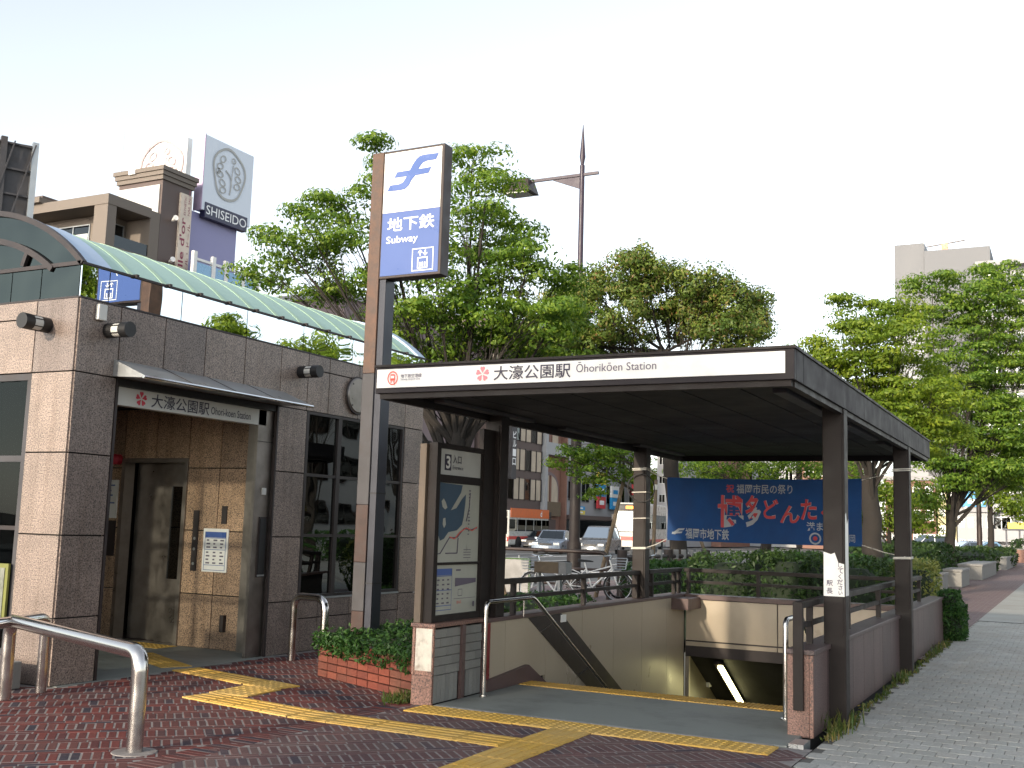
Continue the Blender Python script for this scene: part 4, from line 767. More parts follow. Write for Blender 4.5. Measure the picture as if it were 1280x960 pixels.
for P in ([(108, 412), (150, 378), (190, 376), (180, 388), (156, 390), (130, 414)], [(112, 400), (175, 395), (170, 405), (112, 412)]): lo.add([bpos((x-82)/1123, 1-(y-75)/375, .006) for x, y in P], [tuple(range(len(P)))])
lo.build('logo_mark', 'banner_grey', cloth)
em = MB(); cu, cv = (948-82)/1123, 1-(443-88)/395
for r0, r1, mt in ((.055, .075, 'banner_grey'), (.0, .028, 'banner_red')):
    e_ = MB()
    for k in range(20):
        a, b = 2*math.pi*k/20, 2*math.pi*(k+1)/20; e_.add([bpos(cu+r_*math.cos(t)/BWD, cv+r_*math.sin(t)/BHT, .006) for r_, t in ((max(r0, .001), a), (r1, a), (r1, b), (max(r0, .001), b))], [(0, 1, 2, 3)])
    e_.build('emblem', mt, cloth)
for a, b in ((bpos(0, .98), (-5.12, 13.95, 2.42)), (bpos(0, .02), (-5.12, 13.95, 1.36)), (bpos(1, .98), (-1.86, 13.9, 2.42)), (bpos(1, .02), (-1.75, 13.9, 1.36))): MB().tube([a, (V(a)+V(b))/2-V((0, 0, .015)), b], .006, 5).build('rope', 'rope', ban)
for X, x0, x1 in ((-5.19, -5.297, -5.098), (-1.83, -1.937, -1.738)):
    for z in (2.42, 2.40, 1.36, 1.345) + ((1.75, 2.1) if X < -3 else ()):
        MB().tube([(x0, 13.91, z), (x1, 13.91, z+.008), (x1, 14.11, z+.01), (x0, 14.11, z), (x0, 13.91, z)], .007, 5).build('rope', 'rope', ban)
wl = thing('wire_loop', 'loop of dark wire hung high on the rear left column', 'wire', (-5.1, 13.88, 2.2)); MB().torus((-5.16, 13.885, 2.16), (0, 1, .1), .19, .008, 28).build('loop', 'black', wl)

# ================================================================ STAINLESS BARRIERS in front of the lift
hrail('barrier_rail', [(-5.74, 5.68, 0), (-5.74, 5.68, .665), (-8.2, 6.58, .665), (-8.2, 6.58, 0)], 'thick stainless barrier rail with a bent end in the near left corner', .056, (), 'stainless barrier rails', 'barrier', .13)
hrail('barrier_rail', [(-8.28, 7.02, 0), (-8.28, 7.02, .66), (-7.80, 5.45, .66), (-7.80, 5.45, 0)], 'stainless barrier rail ending against the corner of the lift building', .048, (), 'stainless barrier rails', 'barrier', .11)
hrail('barrier_rail', [(-8.02, 10.24, 0), (-8.02, 10.24, .73), (-7.50, 10.13, .73), (-7.50, 10.13, 0)], 'small stainless hoop between the brick planter and the lift building', .045, (), 'stainless barrier rails', 'barrier', .15)
gr = MB(); gr.tube([(-5.74, 5.68, -.01), (-5.74, 5.68, .003)], [.16, .15], 18); structure(gr.build('mortar_patch', 'mortar'))
kb = MB().box(-9.6, -8.58, 6.75, 7.05, 0, .245).build('kerb_block', 'kerb_stone', bevel=.012); tag(kb, 'low grey stone block against the lift building at the left edge', 'stone block')

# ---- weeds along walls
def weeds(name, spots, label, mat='weed', cat='weeds', tall=.12):
    mb = MB(); rng = random.Random(len(spots)*3+5)
    for (x, y, s_) in spots:
        for _ in range(int(26*s_)+6):
            p = V((x+rng.gauss(0, .05*s_), y+rng.gauss(0, .09*s_), 0)); h = tall*s_*rng.uniform(.4, 1.2); a = rng.uniform(0, 6.28); d = V((math.cos(a), math.sin(a), 0)); b_ = V((-d.y, d.x, 0))*.005; ln_ = d*h*rng.uniform(.2, .8)
            mb.add([p-b_, p+b_, p+ln_*.5+b_+V((0, 0, h*.7)), p+ln_*.5-b_+V((0, 0, h*.7)), p+ln_+V((0, 0, h))], [(0, 1, 2, 3), (3, 2, 4)])
        for _ in range(int(10*s_)): leaf(mb, V((x+rng.gauss(0, .06*s_), y+rng.gauss(0, .08*s_), rng.uniform(.01, tall*s_*.6))), .02, rng)
    o = mb.build(name, mat, L=(spots[0][0], spots[0][1], 0), kind='stuff'); o['label'] = label; return o
rg_ = random.Random(5)
weeds('weeds', [(-1.82+rg_.uniform(0, .08), 9.0+.13*k+rg_.uniform(-.05, .05), rg_.choice([.5, .7, 1.0, 1.3]) if 9.0+.13*k < 10.3 else (rg_.choice([.3, .5, .8]) if 12.9 < 9+.13*k < 14.6 or 16 < 9+.13*k < 18 else rg_.choice([.15, .25, .4]))) for k in range(78)], 'strip of weeds and dry grass along the foot of the red granite parapet')
weeds('weeds', [(-5.42+rg_.uniform(-.12, .05), 8.45+.04*k, rg_.choice([.5, .9])) for k in range(9)], 'tuft of weeds at the foot of the pink end slab')

# ================================================================ STREET LAMP
def Lm(x, y): return atY(x, y, 27.2)
lp = thing('street_lamp', 'tall purple brown street lamp with one arm and a spire on top', 'street lamp', (-12.0, 27.2, 0))
MB().tube([(-12.0, 27.2, 0), (-12.0, 27.2, 1.2), (-12.0, 27.2, 1.25), (-12.0, 27.2, 4.2)], [.20, .19, .15, .15], 14).build('pole', 'brown_paint', lp, smooth=True)
M['lamp_purple'] = pm('lamp_purple', (.030, .018, .033), .45, 0, .15, 3); M['lamp_purple']
MB().tube([(-12.0, 27.2, 4.2), (-12.0, 27.2, 11.3)], [.092, .072], 14).build('pole_upper', 'lamp_purple', lp, smooth=True)
MB().tube([(-12.0, 27.2, 11.3), (-12.0, 27.2, 11.75), (-12.0, 27.2, 11.78), (-12.0, 27.2, 12.0), (-12, 27.2, 12.95)], [.07, .07, .045, .085, .008], 12).build('spire', 'lamp_purple', lp, smooth=True)
MB().bar((-11.5, 27.2, 11.48), (-13.7, 27.2, 11.48), .07, .08).build('arm', 'lamp_purple', lp); MB().prism([(-12.0, 11.05), (-12.0, 11.42), (-12.9, 11.42)], (0, 27.17, 0), (1, 0, 0), (0, 0, 1), (0, 1, 0), .06).build('gusset', 'lamp_purple', lp)
hd = MB().add([(-13.6, 26.98, 11.54), (-14.2, 26.98, 11.54), (-14.2, 27.42, 11.54), (-13.6, 27.42, 11.54), (-13.5, 26.85, 11.14), (-14.5, 26.85, 11.20), (-14.5, 27.55, 11.20), (-13.5, 27.55, 11.14)], [(0, 1, 2, 3), (4, 7, 6, 5), (0, 4, 5, 1), (1, 5, 6, 2), (2, 6, 7, 3), (3, 7, 4, 0)]).build('lantern', 'bronze', lp, bevel=.02); MB().box(-14.3, -13.65, 26.95, 27.45, 11.115, 11.155).build('lens', 'sign_dim', hd)
# ================================================================ TREES, HEDGES
import numpy as np
pm('hedge_core', (.012, .022, .008), .9)
def leaf_mesh(name, C, S, mat, parent=None, seed=0, up_bias=.5, L=(0, 0, 0), wide=.42):
    rg = np.random.default_rng(seed); n_ = len(C); C = np.asarray(C, float) - np.array(L)
    nr = rg.normal(size=(n_, 3)); nr[:, 2] += up_bias*2; nr /= np.linalg.norm(nr, axis=1)[:, None]
    t = rg.normal(size=(n_, 3)); a = np.cross(nr, t); a /= np.linalg.norm(a, axis=1)[:, None]; b = np.cross(nr, a); S = np.asarray(S)[:, None]
    vs = np.empty((n_, 4, 3)); vs[:, 0] = C-a*S; vs[:, 1] = C+b*S*wide-a*S*.1; vs[:, 2] = C+a*S-nr*S*.2; vs[:, 3] = C-b*S*wide-a*S*.1
    me = bpy.data.meshes.new(name); me.vertices.add(n_*4); me.vertices.foreach_set('co', vs.ravel()); me.loops.add(n_*4); me.loops.foreach_set('vertex_index', np.arange(n_*4, dtype=np.int32)); me.polygons.add(n_); me.polygons.foreach_set('loop_start', np.arange(n_, dtype=np.int32)*4); me.update(calc_edges=True); me.materials.append(M[mat])
    o = bpy.data.objects.new(name, me); col.objects.link(o); ORG[o.name] = V(L)
    if parent: o.parent = parent
    else: o.location = L
    return o
def bez(a, b, c, n_): return [a*(1-t)**2 + b*2*t*(1-t) + c*t*t for t in [k/n_ for k in range(n_+1)]]
def tree(label, base, fork, lobes, mat, bark='bark', tr=.2, clumps=9, per=60, size=.055, crad=.38, cflat=.38, seed=1, group='street trees', name='street_tree', multi=0, up_bias=.1):
    rng = random.Random(seed); npr = np.random.default_rng(seed); base, fork = V(base), V(fork); t = thing(name, label, 'tree', base, group); wood = MB()
    n_ = 6; tp = [base*(1-k/n_) + fork*(k/n_) + V((rng.uniform(-.05, .05), rng.uniform(-.05, .05), 0))*(0 if k in (0,) else 1) for k in range(n_+1)]
    wood.tube(tp, [tr*1.35] + [tr*(1.05-.35*k/n_) for k in range(1, n_+1)], 10); C = []; 
    for c, rx, rz in lobes:
        c = V(c); j = rng.randint(n_-2, n_); s0 = tp[j]; mid = s0*.5 + c*.5; mid.z = s0.z + (c.z-s0.z)*.35 + rng.uniform(0, .3); mid.x += rng.uniform(-.3, .3); mid.y += rng.uniform(-.3, .3)
        cur = bez(s0, mid, c, 7); r0 = min(tr*.34, .02+.011*(c-s0).length); wood.tube(cur, [max(.012, r0*(1-k/8.)) for k in range(8)], 6, cap=False)
        k_n = max(4, int(1.45*clumps*(rx*rx*rz)**.55/ .45))
        for _ in range(k_n):
            while True:
                p = V((rng.uniform(-1, 1), rng.uniform(-1, 1), rng.uniform(-1, 1)))
                if .25 < p.length <= 1: break
            p = p*(p.length**-.45); e = c + V((p.x*rx, p.y*rx, p.z*rz)); s1 = cur[rng.randint(3, 7)]; m2 = (s1+e)/2; m2.z += rng.uniform(-.05, .15)
            wood.tube(bez(s1, m2, e, 3), [.011, .008, .006, .003], 3, cap=False)
            q = npr.normal(size=(per, 3)); q /= np.maximum(1, np.linalg.norm(q, axis=1)/1.6)[:, None]; s_ = crad*rng.uniform(.6, 1.25); q = q*np.array([s_*.62, s_*.62, s_*cflat*.62]); q[:, 2] -= .25*(q[:, 0]**2+q[:, 1]**2)/max(s_, .1); C.append(q + np.array(e))
    wood.build('trunk', bark, t, smooth=True); C = np.concatenate(C); S = size*npr.uniform(.65, 1.3, len(C)); leaf_mesh('crown', C, S, mat, t, seed, up_bias, base); return t
def lob(D, L): return [(at(x, y, D+dz), r*1.18*D/FPX, (q*1.12*D/FPX)) for x, y, r, q, dz in L]

t1 = lob(20.5, [(338, 338, 32, 20, 1), (352, 300, 28, 18, 0), (385, 285, 36, 26, -.5), (400, 335, 40, 30, .5), (432, 258, 34, 24, .3), (470, 310, 42, 34, -.8), (446, 355, 44, 26, .8), (468, 178, 10, 6, 0), (505, 225, 40, 34, .8), (590, 205, 36, 22, 0), (608, 245, 34, 28, -.6), (600, 290, 48, 36, .6), (640, 282, 26, 16, .6), (665, 315, 36, 20, -.4), (640, 345, 48, 34, .2), (700, 345, 28, 18, .4), (545, 350, 54, 44, -.6), (590, 395, 56, 38, .2), (520, 410, 60, 34, .6), (655, 400, 54, 30, -.8), (700, 390, 36, 22, -.2), (610, 440, 64, 26, .4), (690, 428, 40, 22, .4), (465, 425, 50, 30, 1.2)])
tree('broad green tree rising behind the subway sign post, left of the street lamp', at(566, 800, 20.5)*V((1, 1, 0)) if False else (at(566, 650, 20.5).x, at(566, 650, 20.5).y, 0), at(572, 520, 20.5), t1, 'leaf_zelkova', tr=.21, clumps=10, per=135, size=.05, crad=.46, cflat=.26, seed=3)
t2 = lob(30, [(672, 425, 34, 22, -.5), (705, 395, 36, 30, 0), (735, 355, 26, 18, .5), (758, 390, 40, 30, -.6), (790, 345, 38, 26, 0), (800, 318, 14, 10, 0), (832, 365, 42, 32, .6), (872, 358, 34, 24, -.3), (900, 385, 44, 28, .2), (938, 385, 28, 20, .4), (905, 415, 40, 18, -.5), (760, 425, 46, 22, .2), (705, 440, 40, 18, .4), (860, 400, 40, 24, .8), (940, 405, 22, 12, .2)])
tree('dark bushy evergreen tree with forked trunk above the white canopy sign', (at(850, 650, 30).x, at(850, 650, 30).y, 0), at(832, 440, 30), t2, 'leaf_camphor', tr=.24, clumps=15, per=130, size=.058, crad=.40, cflat=.75, seed=5, up_bias=.05)
t2b = lob(25, [(715, 575, 26, 12, 0), (745, 580, 30, 18, .5), (775, 570, 26, 12, -.4), (740, 603, 16, 14, .2), (790, 588, 18, 12, .3), (735, 555, 30, 14, .6)])
tree('small leafy tree seen beneath the canopy, leaves hanging beside the lamp post', (at(812, 650, 27).x, at(812, 650, 27).y, 0), at(800, 560, 26.5), t2b, 'leaf_zelkova', 'bark_tan', tr=.10, clumps=13, per=80, size=.05, crad=.33, seed=8)
t2c = lob(34, [(880, 588, 34, 10, 0), (925, 592, 40, 10, 1), (980, 588, 42, 12, -1), (1010, 575, 36, 12, 0), (905, 570, 40, 14, 1), (960, 560, 40, 16, 0), (1050, 585, 30, 12, 0)])
tree('tree behind the banner with low branches under the canopy edge', (at(960, 650, 34).x, at(960, 650, 34).y, 0), at(955, 612, 34), t2c, 'leaf_zelkova', tr=.18, clumps=9, per=70, size=.06, crad=.45, seed=9)
t3 = lob(26, [(1018, 432, 22, 16, 0), (1052, 388, 22, 18, .3), (1062, 425, 34, 26, -.5), (1095, 400, 30, 22, .3), (1030, 470, 34, 24, .4), (1085, 455, 42, 30, 0), (1120, 425, 36, 26, -.6), (1140, 470, 42, 30, .5), (1100, 500, 52, 30, -.3), (1150, 515, 46, 26, .2), (1060, 500, 40, 22, .8), (1120, 545, 44, 20, -.5), (1178, 500, 36, 22, -.8), (1175, 545, 34, 18, .6), (1130, 385, 22, 12, .2)])
tree('big spreading green tree with a thick dark trunk behind the right columns', (at(1092, 650, 26).x, at(1092, 650, 26).y, 0), at(1088, 595, 26), t3, 'leaf_light', tr=.27, clumps=12, per=135, size=.054, crad=.48, cflat=.26, seed=11)
t4 = lob(44, [(1165, 352, 24, 14, 0), (1188, 385, 30, 18, .5), (1225, 372, 30, 20, -.5), (1250, 345, 28, 16, .5), (1278, 372, 26, 20, 0), (1215, 420, 34, 22, 0), (1262, 415, 34, 22, .6), (1200, 462, 36, 22, -.5), (1245, 462, 34, 20, .4), (1285, 455, 30, 22, 0), (1215, 505, 40, 20, .5), (1268, 510, 38, 20, -.5), (1180, 540, 36, 16, .8), (1232, 545, 38, 16, 0), (1280, 550, 34, 16, .6), (1160, 572, 30, 14, 0), (1205, 580, 32, 12, .4), (1250, 582, 32, 12, -.4), (1148, 612, 22, 16, .5), (1160, 630, 14, 10, 0), (1262, 560, 30, 12, 1), (1195, 602, 22, 8, -1), (1245, 604, 24, 8, 1), (1285, 590, 26, 12, 0)])
tree('slender forked street tree beyond the parapet, low wide crown at the right', (at(1187, 650, 44).x, at(1187, 650, 44).y, 0), at(1188, 632, 44), t4, 'leaf_zelkova', tr=.24, clumps=8, per=120, size=.078, crad=.74, cflat=.26, seed=13)
t5 = lob(64, [(1225, 605, 26, 12, 0), (1250, 590, 30, 14, 1), (1278, 600, 26, 16, 0), (1262, 622, 24, 10, -1), (1275, 640, 16, 10, 0), (1240, 570, 26, 14, 0)])
tree('thin far street tree left of the bus shelter', (at(1236, 650, 64).x, at(1236, 650, 64).y, 0), at(1238, 635, 64), t5, 'leaf_light', tr=.2, clumps=6, per=60, size=.12, crad=.9, cflat=.35, seed=15)
t6 = lob(120, [(800, 620, 18, 16, 0), (815, 600, 16, 14, 0), (790, 640, 14, 12, 0), (770, 610, 12, 10, 1)])
tree('far green tree at the roadside left of the bus', (at(800, 650, 120).x, at(800, 650, 120).y, 0), at(800, 640, 120), t6, 'leaf_light', tr=.25, clumps=5, per=60, size=.22, crad=1.3, cflat=.6, seed=17)
t7 = lob(36, [(1062, 632, 16, 12, 0), (1075, 612, 18, 10, .5), (1118, 618, 20, 12, -.5), (1128, 640, 16, 10, 0), (1110, 655, 18, 8, .6), (1150, 655, 14, 8, 0), (1066, 656, 16, 8, 0)])
tree('low bushy green tree seen between and right of the right-hand columns', (at(1118, 650, 36).x, at(1118, 650, 36).y, 0), at(1112, 662, 36), t7, 'leaf_light', tr=.09, clumps=11, per=110, size=.07, crad=.5, cflat=.6, seed=21)
# trees on the near side of the street, behind and beside the camera, which shade the canopy and show in the mirror glass
def roundtree(label, x, y, h, r, seed, mat='leaf_zelkova', fz=2.2):
    rg = random.Random(seed); L = [((x+rg.uniform(-.55, .55)*r, y+rg.uniform(-.55, .55)*r, h-r*.75+rg.uniform(-.55, .6)*r), r*.5, r*.38) for _ in range(13)]
    tree(label, (x, y, 0), (x, y, fz), L, mat, tr=.18, clumps=5, per=45, size=.11, crad=.6, seed=seed, group='trees outside the view')
roundtree('street tree behind the camera, left one of two', -6.3, -11.0, 8.6, 2.7, 31); roundtree('street tree behind the camera, right one of two', -2.6, -12.5, 9.4, 3.2, 32)
roundtree('park tree to the right of the view, opposite the lift door', 13, 25, 9.9, 2.2, 33, 'leaf_light'); roundtree('park tree to the right of the view, beyond the first', 13.5, 33, 9.8, 1.7, 34, 'leaf_light'); roundtree('park tree far right of the view, third of four', 13, 39, 9.6, 1.9, 35, 'leaf_light'); roundtree('park tree far right of the view, last of four', 13.5, 47, 10.2, 2.2, 36, 'leaf_light')

# ---- hedges and shrubs (leafy shell over a twiggy core)
def hedge(label, blobs, mat, size=.05, per=900, seed=1, name='hedge', cat='hedge', group=None):
    rg = np.random.default_rng(seed); C = []; core = MB(); base = V((*V(blobs[0][0]).xy, 0)); t = thing(name, label, cat, base, group)
    for c, r in blobs:
        c = np.array(V(c)); r = np.array(r); vol = r[0]*r[1]+r[0]*r[2]+r[1]*r[2]; n_ = int(3.6*per*vol)
        q = rg.uniform(-1, 1, size=(n_, 3)); ax = rg.integers(0, 3, n_); sg = np.sign(q[np.arange(n_), ax]); q[np.arange(n_), ax] = sg*rg.uniform(.72, 1.0, n_); l = np.linalg.norm(q, axis=1)[:, None]; q = q*np.minimum(1, 1.25/l)
        C.append(c+q*r+rg.normal(size=(n_, 3))*.015)
        cr = r*.66; core.add([(c[0]+cr[0]*x, c[1]+cr[1]*y, c[2]+cr[2]*z) for z in (-1, .55) for x, y in ((-1, -.6), (-.6, -1), (.6, -1), (1, -.6), (1, .6), (.6, 1), (-.6, 1), (-1, .6))] + [(c[0]+cr[0]*x*.6, c[1]+cr[1]*y*.6, c[2]+cr[2]) for x, y in ((-1, -.6), (-.6, -1), (.6, -1), (1, -.6), (1, .6), (.6, 1), (-.6, 1), (-1, .6))], [(i, (i+1) % 8, 8+(i+1) % 8, 8+i) for i in range(8)] + [(8+i, 8+(i+1) % 8, 16+(i+1) % 8, 16+i) for i in range(8)] + [tuple(range(16, 24))])
    core.build('branches', 'hedge_core', t, kind='stuff'); C = np.concatenate(C); C[:, 2] = np.maximum(C[:, 2], .01); leaf_mesh('foliage', C, size*rg.uniform(.7, 1.3, len(C)), mat, t, seed, .15, base); return t
hedge('long clipped dark hedge behind the stair opening, under the banner', [((-5.6, 20.6, .62), (1.0, .8, .62)), ((-4.5, 20.3, .66), (.9, .7, .66)), ((-3.6, 20.2, .62), (.8, .7, .62))], 'leaf_hedge', .045, 520, 2)
hedge('lower green hedge left of the long dark hedge', [((-7.2, 22.5, .5), (1.0, .9, .5)), ((-8.3, 24.0, .45), (.9, .8, .45))], 'leaf_ivy', .05, 420, 3)
hedge('rounded yellow green shrub at the end of the right railing', [((-2.55, 21.0, .62), (.42, .45, .62))], 'leaf_yellow', .04, 900, 4, 'shrub', 'shrub')
hedge('dark hedge right of the right columns, behind the stone blocks', [((-4.9, 33, .68), (1.1, 2.2, .68)), ((-5.1, 38, .72), (1.2, 2.6, .72)), ((-5.2, 43.5, .74), (1.2, 2.8, .74))], 'leaf_hedge', .08, 160, 5)
hedge('bright green low hedge between the yellow shrub and the dark hedge', [((-4.0, 28, .55), (1.0, 2.0, .55)), ((-5.2, 26, .6), (1.2, 1.8, .6))], 'leaf_ivy', .06, 260, 6)
hedge('far hedge beyond the stone blocks by the bus shelter', [((-4.9, 60, .6), (1.5, 4, .6)), ((-4.7, 75, .6), (1.5, 6, .6)), ((-1.5, 96, .9), (3, 1.5, .9))], 'leaf_hedge', .12, 60, 7)
hedge('small fir-like bush growing against the far end of the red parapet', [((-1.78, 19.1, .30), (.22, .30, .30)), ((-1.80, 18.98, .58), (.16, .2, .22))], 'leaf_ivy', .035, 2600, 8, 'shrub', 'shrub')
hedge('low green groundcover beside the bicycles, behind the left railing', [((-7.4, 15.2, .28), (.7, .9, .28)), ((-7.9, 17.0, .25), (.6, .8, .25))], 'leaf_ivy', .04, 600, 9, 'shrub', 'shrub')
hedge('park hedge to the right of the view, mirrored low in the lift windows', [((9, 38, .6), (.7, 4, .6)), ((9, 47, .6), (.7, 4, .6)), ((9, 56, .6), (.7, 4, .6))], 'leaf_ivy', .1, 70, 19)
# stone seat blocks along the walk
for i, (x0, x1, y0, y1, h, lab) in enumerate([(-4.15, -3.75, 33.6, 34.5, .52, 'nearest'), (-4.05, -3.60, 36.2, 37.6, .55, 'second nearest'), (-3.95, -3.35, 39.5, 42.5, .60, 'third nearest'), (-4.2, -3.3, 48, 57, .62, 'long fourth'), (-4.1, -3.3, 66, 76, .7, 'farthest')]):
    sb = thing('stone_block', f'{lab} of the pale stone blocks edging the planting on the right walk', 'stone block', ((x0+x1)/2, (y0+y1)/2, 0), 'stone blocks along the planting'); MB().box(x0, x1, y0, y1, 0, h-.08).build('base', 'kerb_stone', sb, bevel=.015); MB().box(x0-.03, x1+.03, y0-.03, y1+.03, h-.078, h).build('slab', 'concrete', sb, bevel=.012)
# slanting wooden tree props
for i, (a, b, lab) in enumerate([(at(786, 575, 26), at(745, 712, 25.6), 'slanting wooden tree prop left of the rear left column'), (at(820, 600, 27.5), at(815, 715, 27), 'thin upright trunk-like prop just right of the rear left column'), (at(868, 655, 31), at(900, 720, 30), 'slanting wooden prop under the left end of the banner'), (at(607, 640, 24), at(634, 700, 23.6), 'slanting wooden prop at the left of the view under the canopy')]):
    tp_ = thing('tree_prop', lab, 'wooden prop', (b.x, b.y, 0), 'wooden tree props'); b = V((b.x, b.y, 0)) if b.z < 1.2 else b; MB().tube([b, a], [.055, .045], 8).build('pole', 'wood_pole', tp_, smooth=True); MB().tube([a-(a-b).normalized()*.25, a-(a-b).normalized()*.12], [.06, .06], 8).build('binding', 'rope', tp_)
# ================================================================ BICYCLES, FENCES
def bicycle(label, p, ang, frame='white_sign', basket=True):
    t = thing('bicycle', label, 'bicycle', p, 'parked bicycles'); p = V(p); d = V((math.cos(ang), math.sin(ang), 0)); s_ = V((-d.y, d.x, 0)); z = V((0, 0, 1))
    def P(a, h, l=0): return p + d*a + z*h + s_*l
    for a, nm in ((-.53, 'wheel'), (.53, 'wheel')):
        wq = MB().torus(P(a, .335), s_, .315, .018, 28, 6).build(nm, 'black', t, smooth=True); MB().torus(P(a, .335), s_, .292, .012, 28, 5).build('rim', 'alu', wq); sp_ = MB()
        for k in range(14): b = k*math.pi/7; sp_.tube([P(a, .335), P(a, .335)+(d*math.cos(b)+z*math.sin(b))*.29], .003, 3)
        sp_.build('spokes', 'alu', wq, kind='stuff'); MB().tube([P(a+.34*math.cos(.5+.9*k), .335+.35*math.sin(.5+.9*k)) for k in (0, .5, 1, 1.5, 2, 2.4)], .014, 5).build('mudguard', frame, t)
    MB().tube([P(-.05, .30), P(-.22, .85)], .018, 8).tube([P(-.05, .30), P(.38, .72)], .020, 8).tube([P(-.17, .62), P(.36, .78)], .015, 8).tube([P(-.53, .335), P(-.05, .30)], .012, 6).tube([P(-.53, .335), P(-.19, .70)], .010, 6).tube([P(.34, .92), P(.40, .70), P(.53, .335)], .017, 8).build('frame', frame, t, smooth=True)
    MB().tube([P(.20, 1.0, .28), P(.36, 1.02, .24), P(.40, .98, 0), P(.36, 1.02, -.24), P(.20, 1.0, -.28)], .012, 8).tube([P(.34, .9), P(.38, 1.0)], .014, 6).build('handlebar', 'chrome_bar', t, smooth=True)
    MB().add([P(-.36, .86, -.09), P(-.36, .86, .09), P(-.1, .87, .03), P(-.02, .86, 0), P(-.1, .87, -.03), P(-.36, .92, -.09), P(-.36, .92, .09), P(-.1, .90, .03), P(-.02, .88, 0), P(-.1, .90, -.03)], [(4, 3, 2, 1, 0), (5, 6, 7, 8, 9), (0, 1, 6, 5), (1, 2, 7, 6), (2, 3, 8, 7), (3, 4, 9, 8), (4, 0, 5, 9)]).build('saddle', 'black', t)
    MB().torus(P(-.05, .30), s_, .085, .008, 16, 4).tube([P(-.05, .30, .05), P(.08, .2, .07)], .009, 5).tube([P(-.05, .30, -.05), P(-.18, .4, -.07)], .009, 5).build('crank', 'alu', t)
    if basket:
        b = MB()
        for k in range(5): h = .72+k*.06; w_ = .13+k*.012; b.tube([P(.48, h, -w_), P(.48+.2+k*.01, h, -w_), P(.48+.2+k*.01, h, w_), P(.48, h, w_), P(.48, h, -w_)], .006, 4)
        for k in range(6): w_ = -.13+k*.052; b.tube([P(.48, .72, w_), P(.69, .72, w_), P(.73, .96, w_)], .004, 4)
        b.build('basket', 'alu', t)
    return t
bicycle('white bicycle with front basket parked behind the left railing, nearest the lamp', (atZ(690, 757).x, atZ(690, 757).y, 0), R(170)); bicycle('white bicycle leaning by the brown pipe barrier, in the middle of the row', (atZ(742, 752).x, atZ(742, 752).y, 0), R(25)); bicycle('silver bicycle half hidden by the rear left column', (atZ(795, 748).x, atZ(795, 748).y, 0), R(60), 'alu', False)
bx = at(690, 710, 21.5); cb = thing('cardboard_box', 'brown box standing on a bicycle carrier before the road', 'box', (bx.x, bx.y, bx.z-.12)); MB().box(bx.x-.32, bx.x+.2, bx.y-.15, bx.y+.15, bx.z-.10, bx.z+.12).build('carton', 'wood_pole', cb, bevel=.006); MB().box(bx.x+.21, bx.x+.36, bx.y-.15, bx.y+.15, bx.z-.10, bx.z+.12).build('side_carton', 'concrete', cb); MB().box(bx.x-.3, bx.x-.25, bx.y-.05, bx.y+.05, 0, bx.z-.1).box(bx.x+.15, bx.x+.2, bx.y-.05, bx.y+.05, 0, bx.z-.1).build('stand', 'alu', cb)
# brown pipe barrier
pb_ = thing('pipe_barrier', 'brown tubular barrier with rounded end between the bicycles and the road', 'barrier', (-11, 23.5, 0)); YB = 23.5
MB().tube(fillet([(-16.5, YB, 0), (-16.5, YB, 1.06), (-9.5, YB, 1.06), (-9.5, YB, 0)], .25, 6), .045, 10).build('hoop', 'bronze', pb_, smooth=True)
for z in (.66, .30): MB().tube([(-16.5, YB, z), (-9.5, YB, z)], .032, 8).build('rail', 'bronze', pb_, smooth=True)
for x in (-12.4, -14.5): MB().tube([(x, YB, 0), (x, YB, 1.05)], .035, 8).build('post', 'bronze', pb_, smooth=True)
bb = thing('sign_board', 'cream board with green rim hung on the pipe barrier', 'board', (-11.6, 23.2, 0)); p0, p1 = atY(596, 697, 23.2), atY(660, 745, 23.2); MB().box(p0.x-.6, p1.x, 23.18, 23.23, max(.05, p1.z), p0.z).build('panel', 'concrete', bb, bevel=.01); MB().box(p0.x-.6, p1.x+.03, 23.20, 23.26, p0.z+.001, p0.z+.03).box(p1.x+.001, p1.x+.03, 23.20, 23.26, max(.05, p1.z), p0.z).build('rim', 'leaf_ivy', bb)
for x in (p0.x, p1.x-.3): MB().tube([(x, 23.28, 0), (x, 23.28, p0.z+.1)], .02, 8).build('support', 'alu', bb)
# log fence
lf_ = thing('log_fence', 'brown log fence with stub posts around the planting behind the rear left column', 'fence', (-9.3, 25, 0)); fa, fb, fc = atZ(777, 748), atZ(835, 742), atZ(882, 741); fa.z = fb.z = fc.z = 0
for p in (fa, fb, fc): MB().tube([p, p+V((0, 0, 1.12))], .12, 12).build('post', 'bronze', lf_, smooth=True)
for a, b in ((fa, fb), (fb, fc)):
    for h in (.95, .55, .2): MB().tube([a+V((0, 0, h)), b+V((0, 0, h))], .05, 8).build('rail', 'bronze', lf_, smooth=True)
    for k in range(1, 5): p = a*(1-k/5)+b*k/5; MB().tube([p+V((0, 0, .88)), p+V((0, 0, 1.12))], .07, 8).build('stub', 'concrete', lf_, smooth=True)
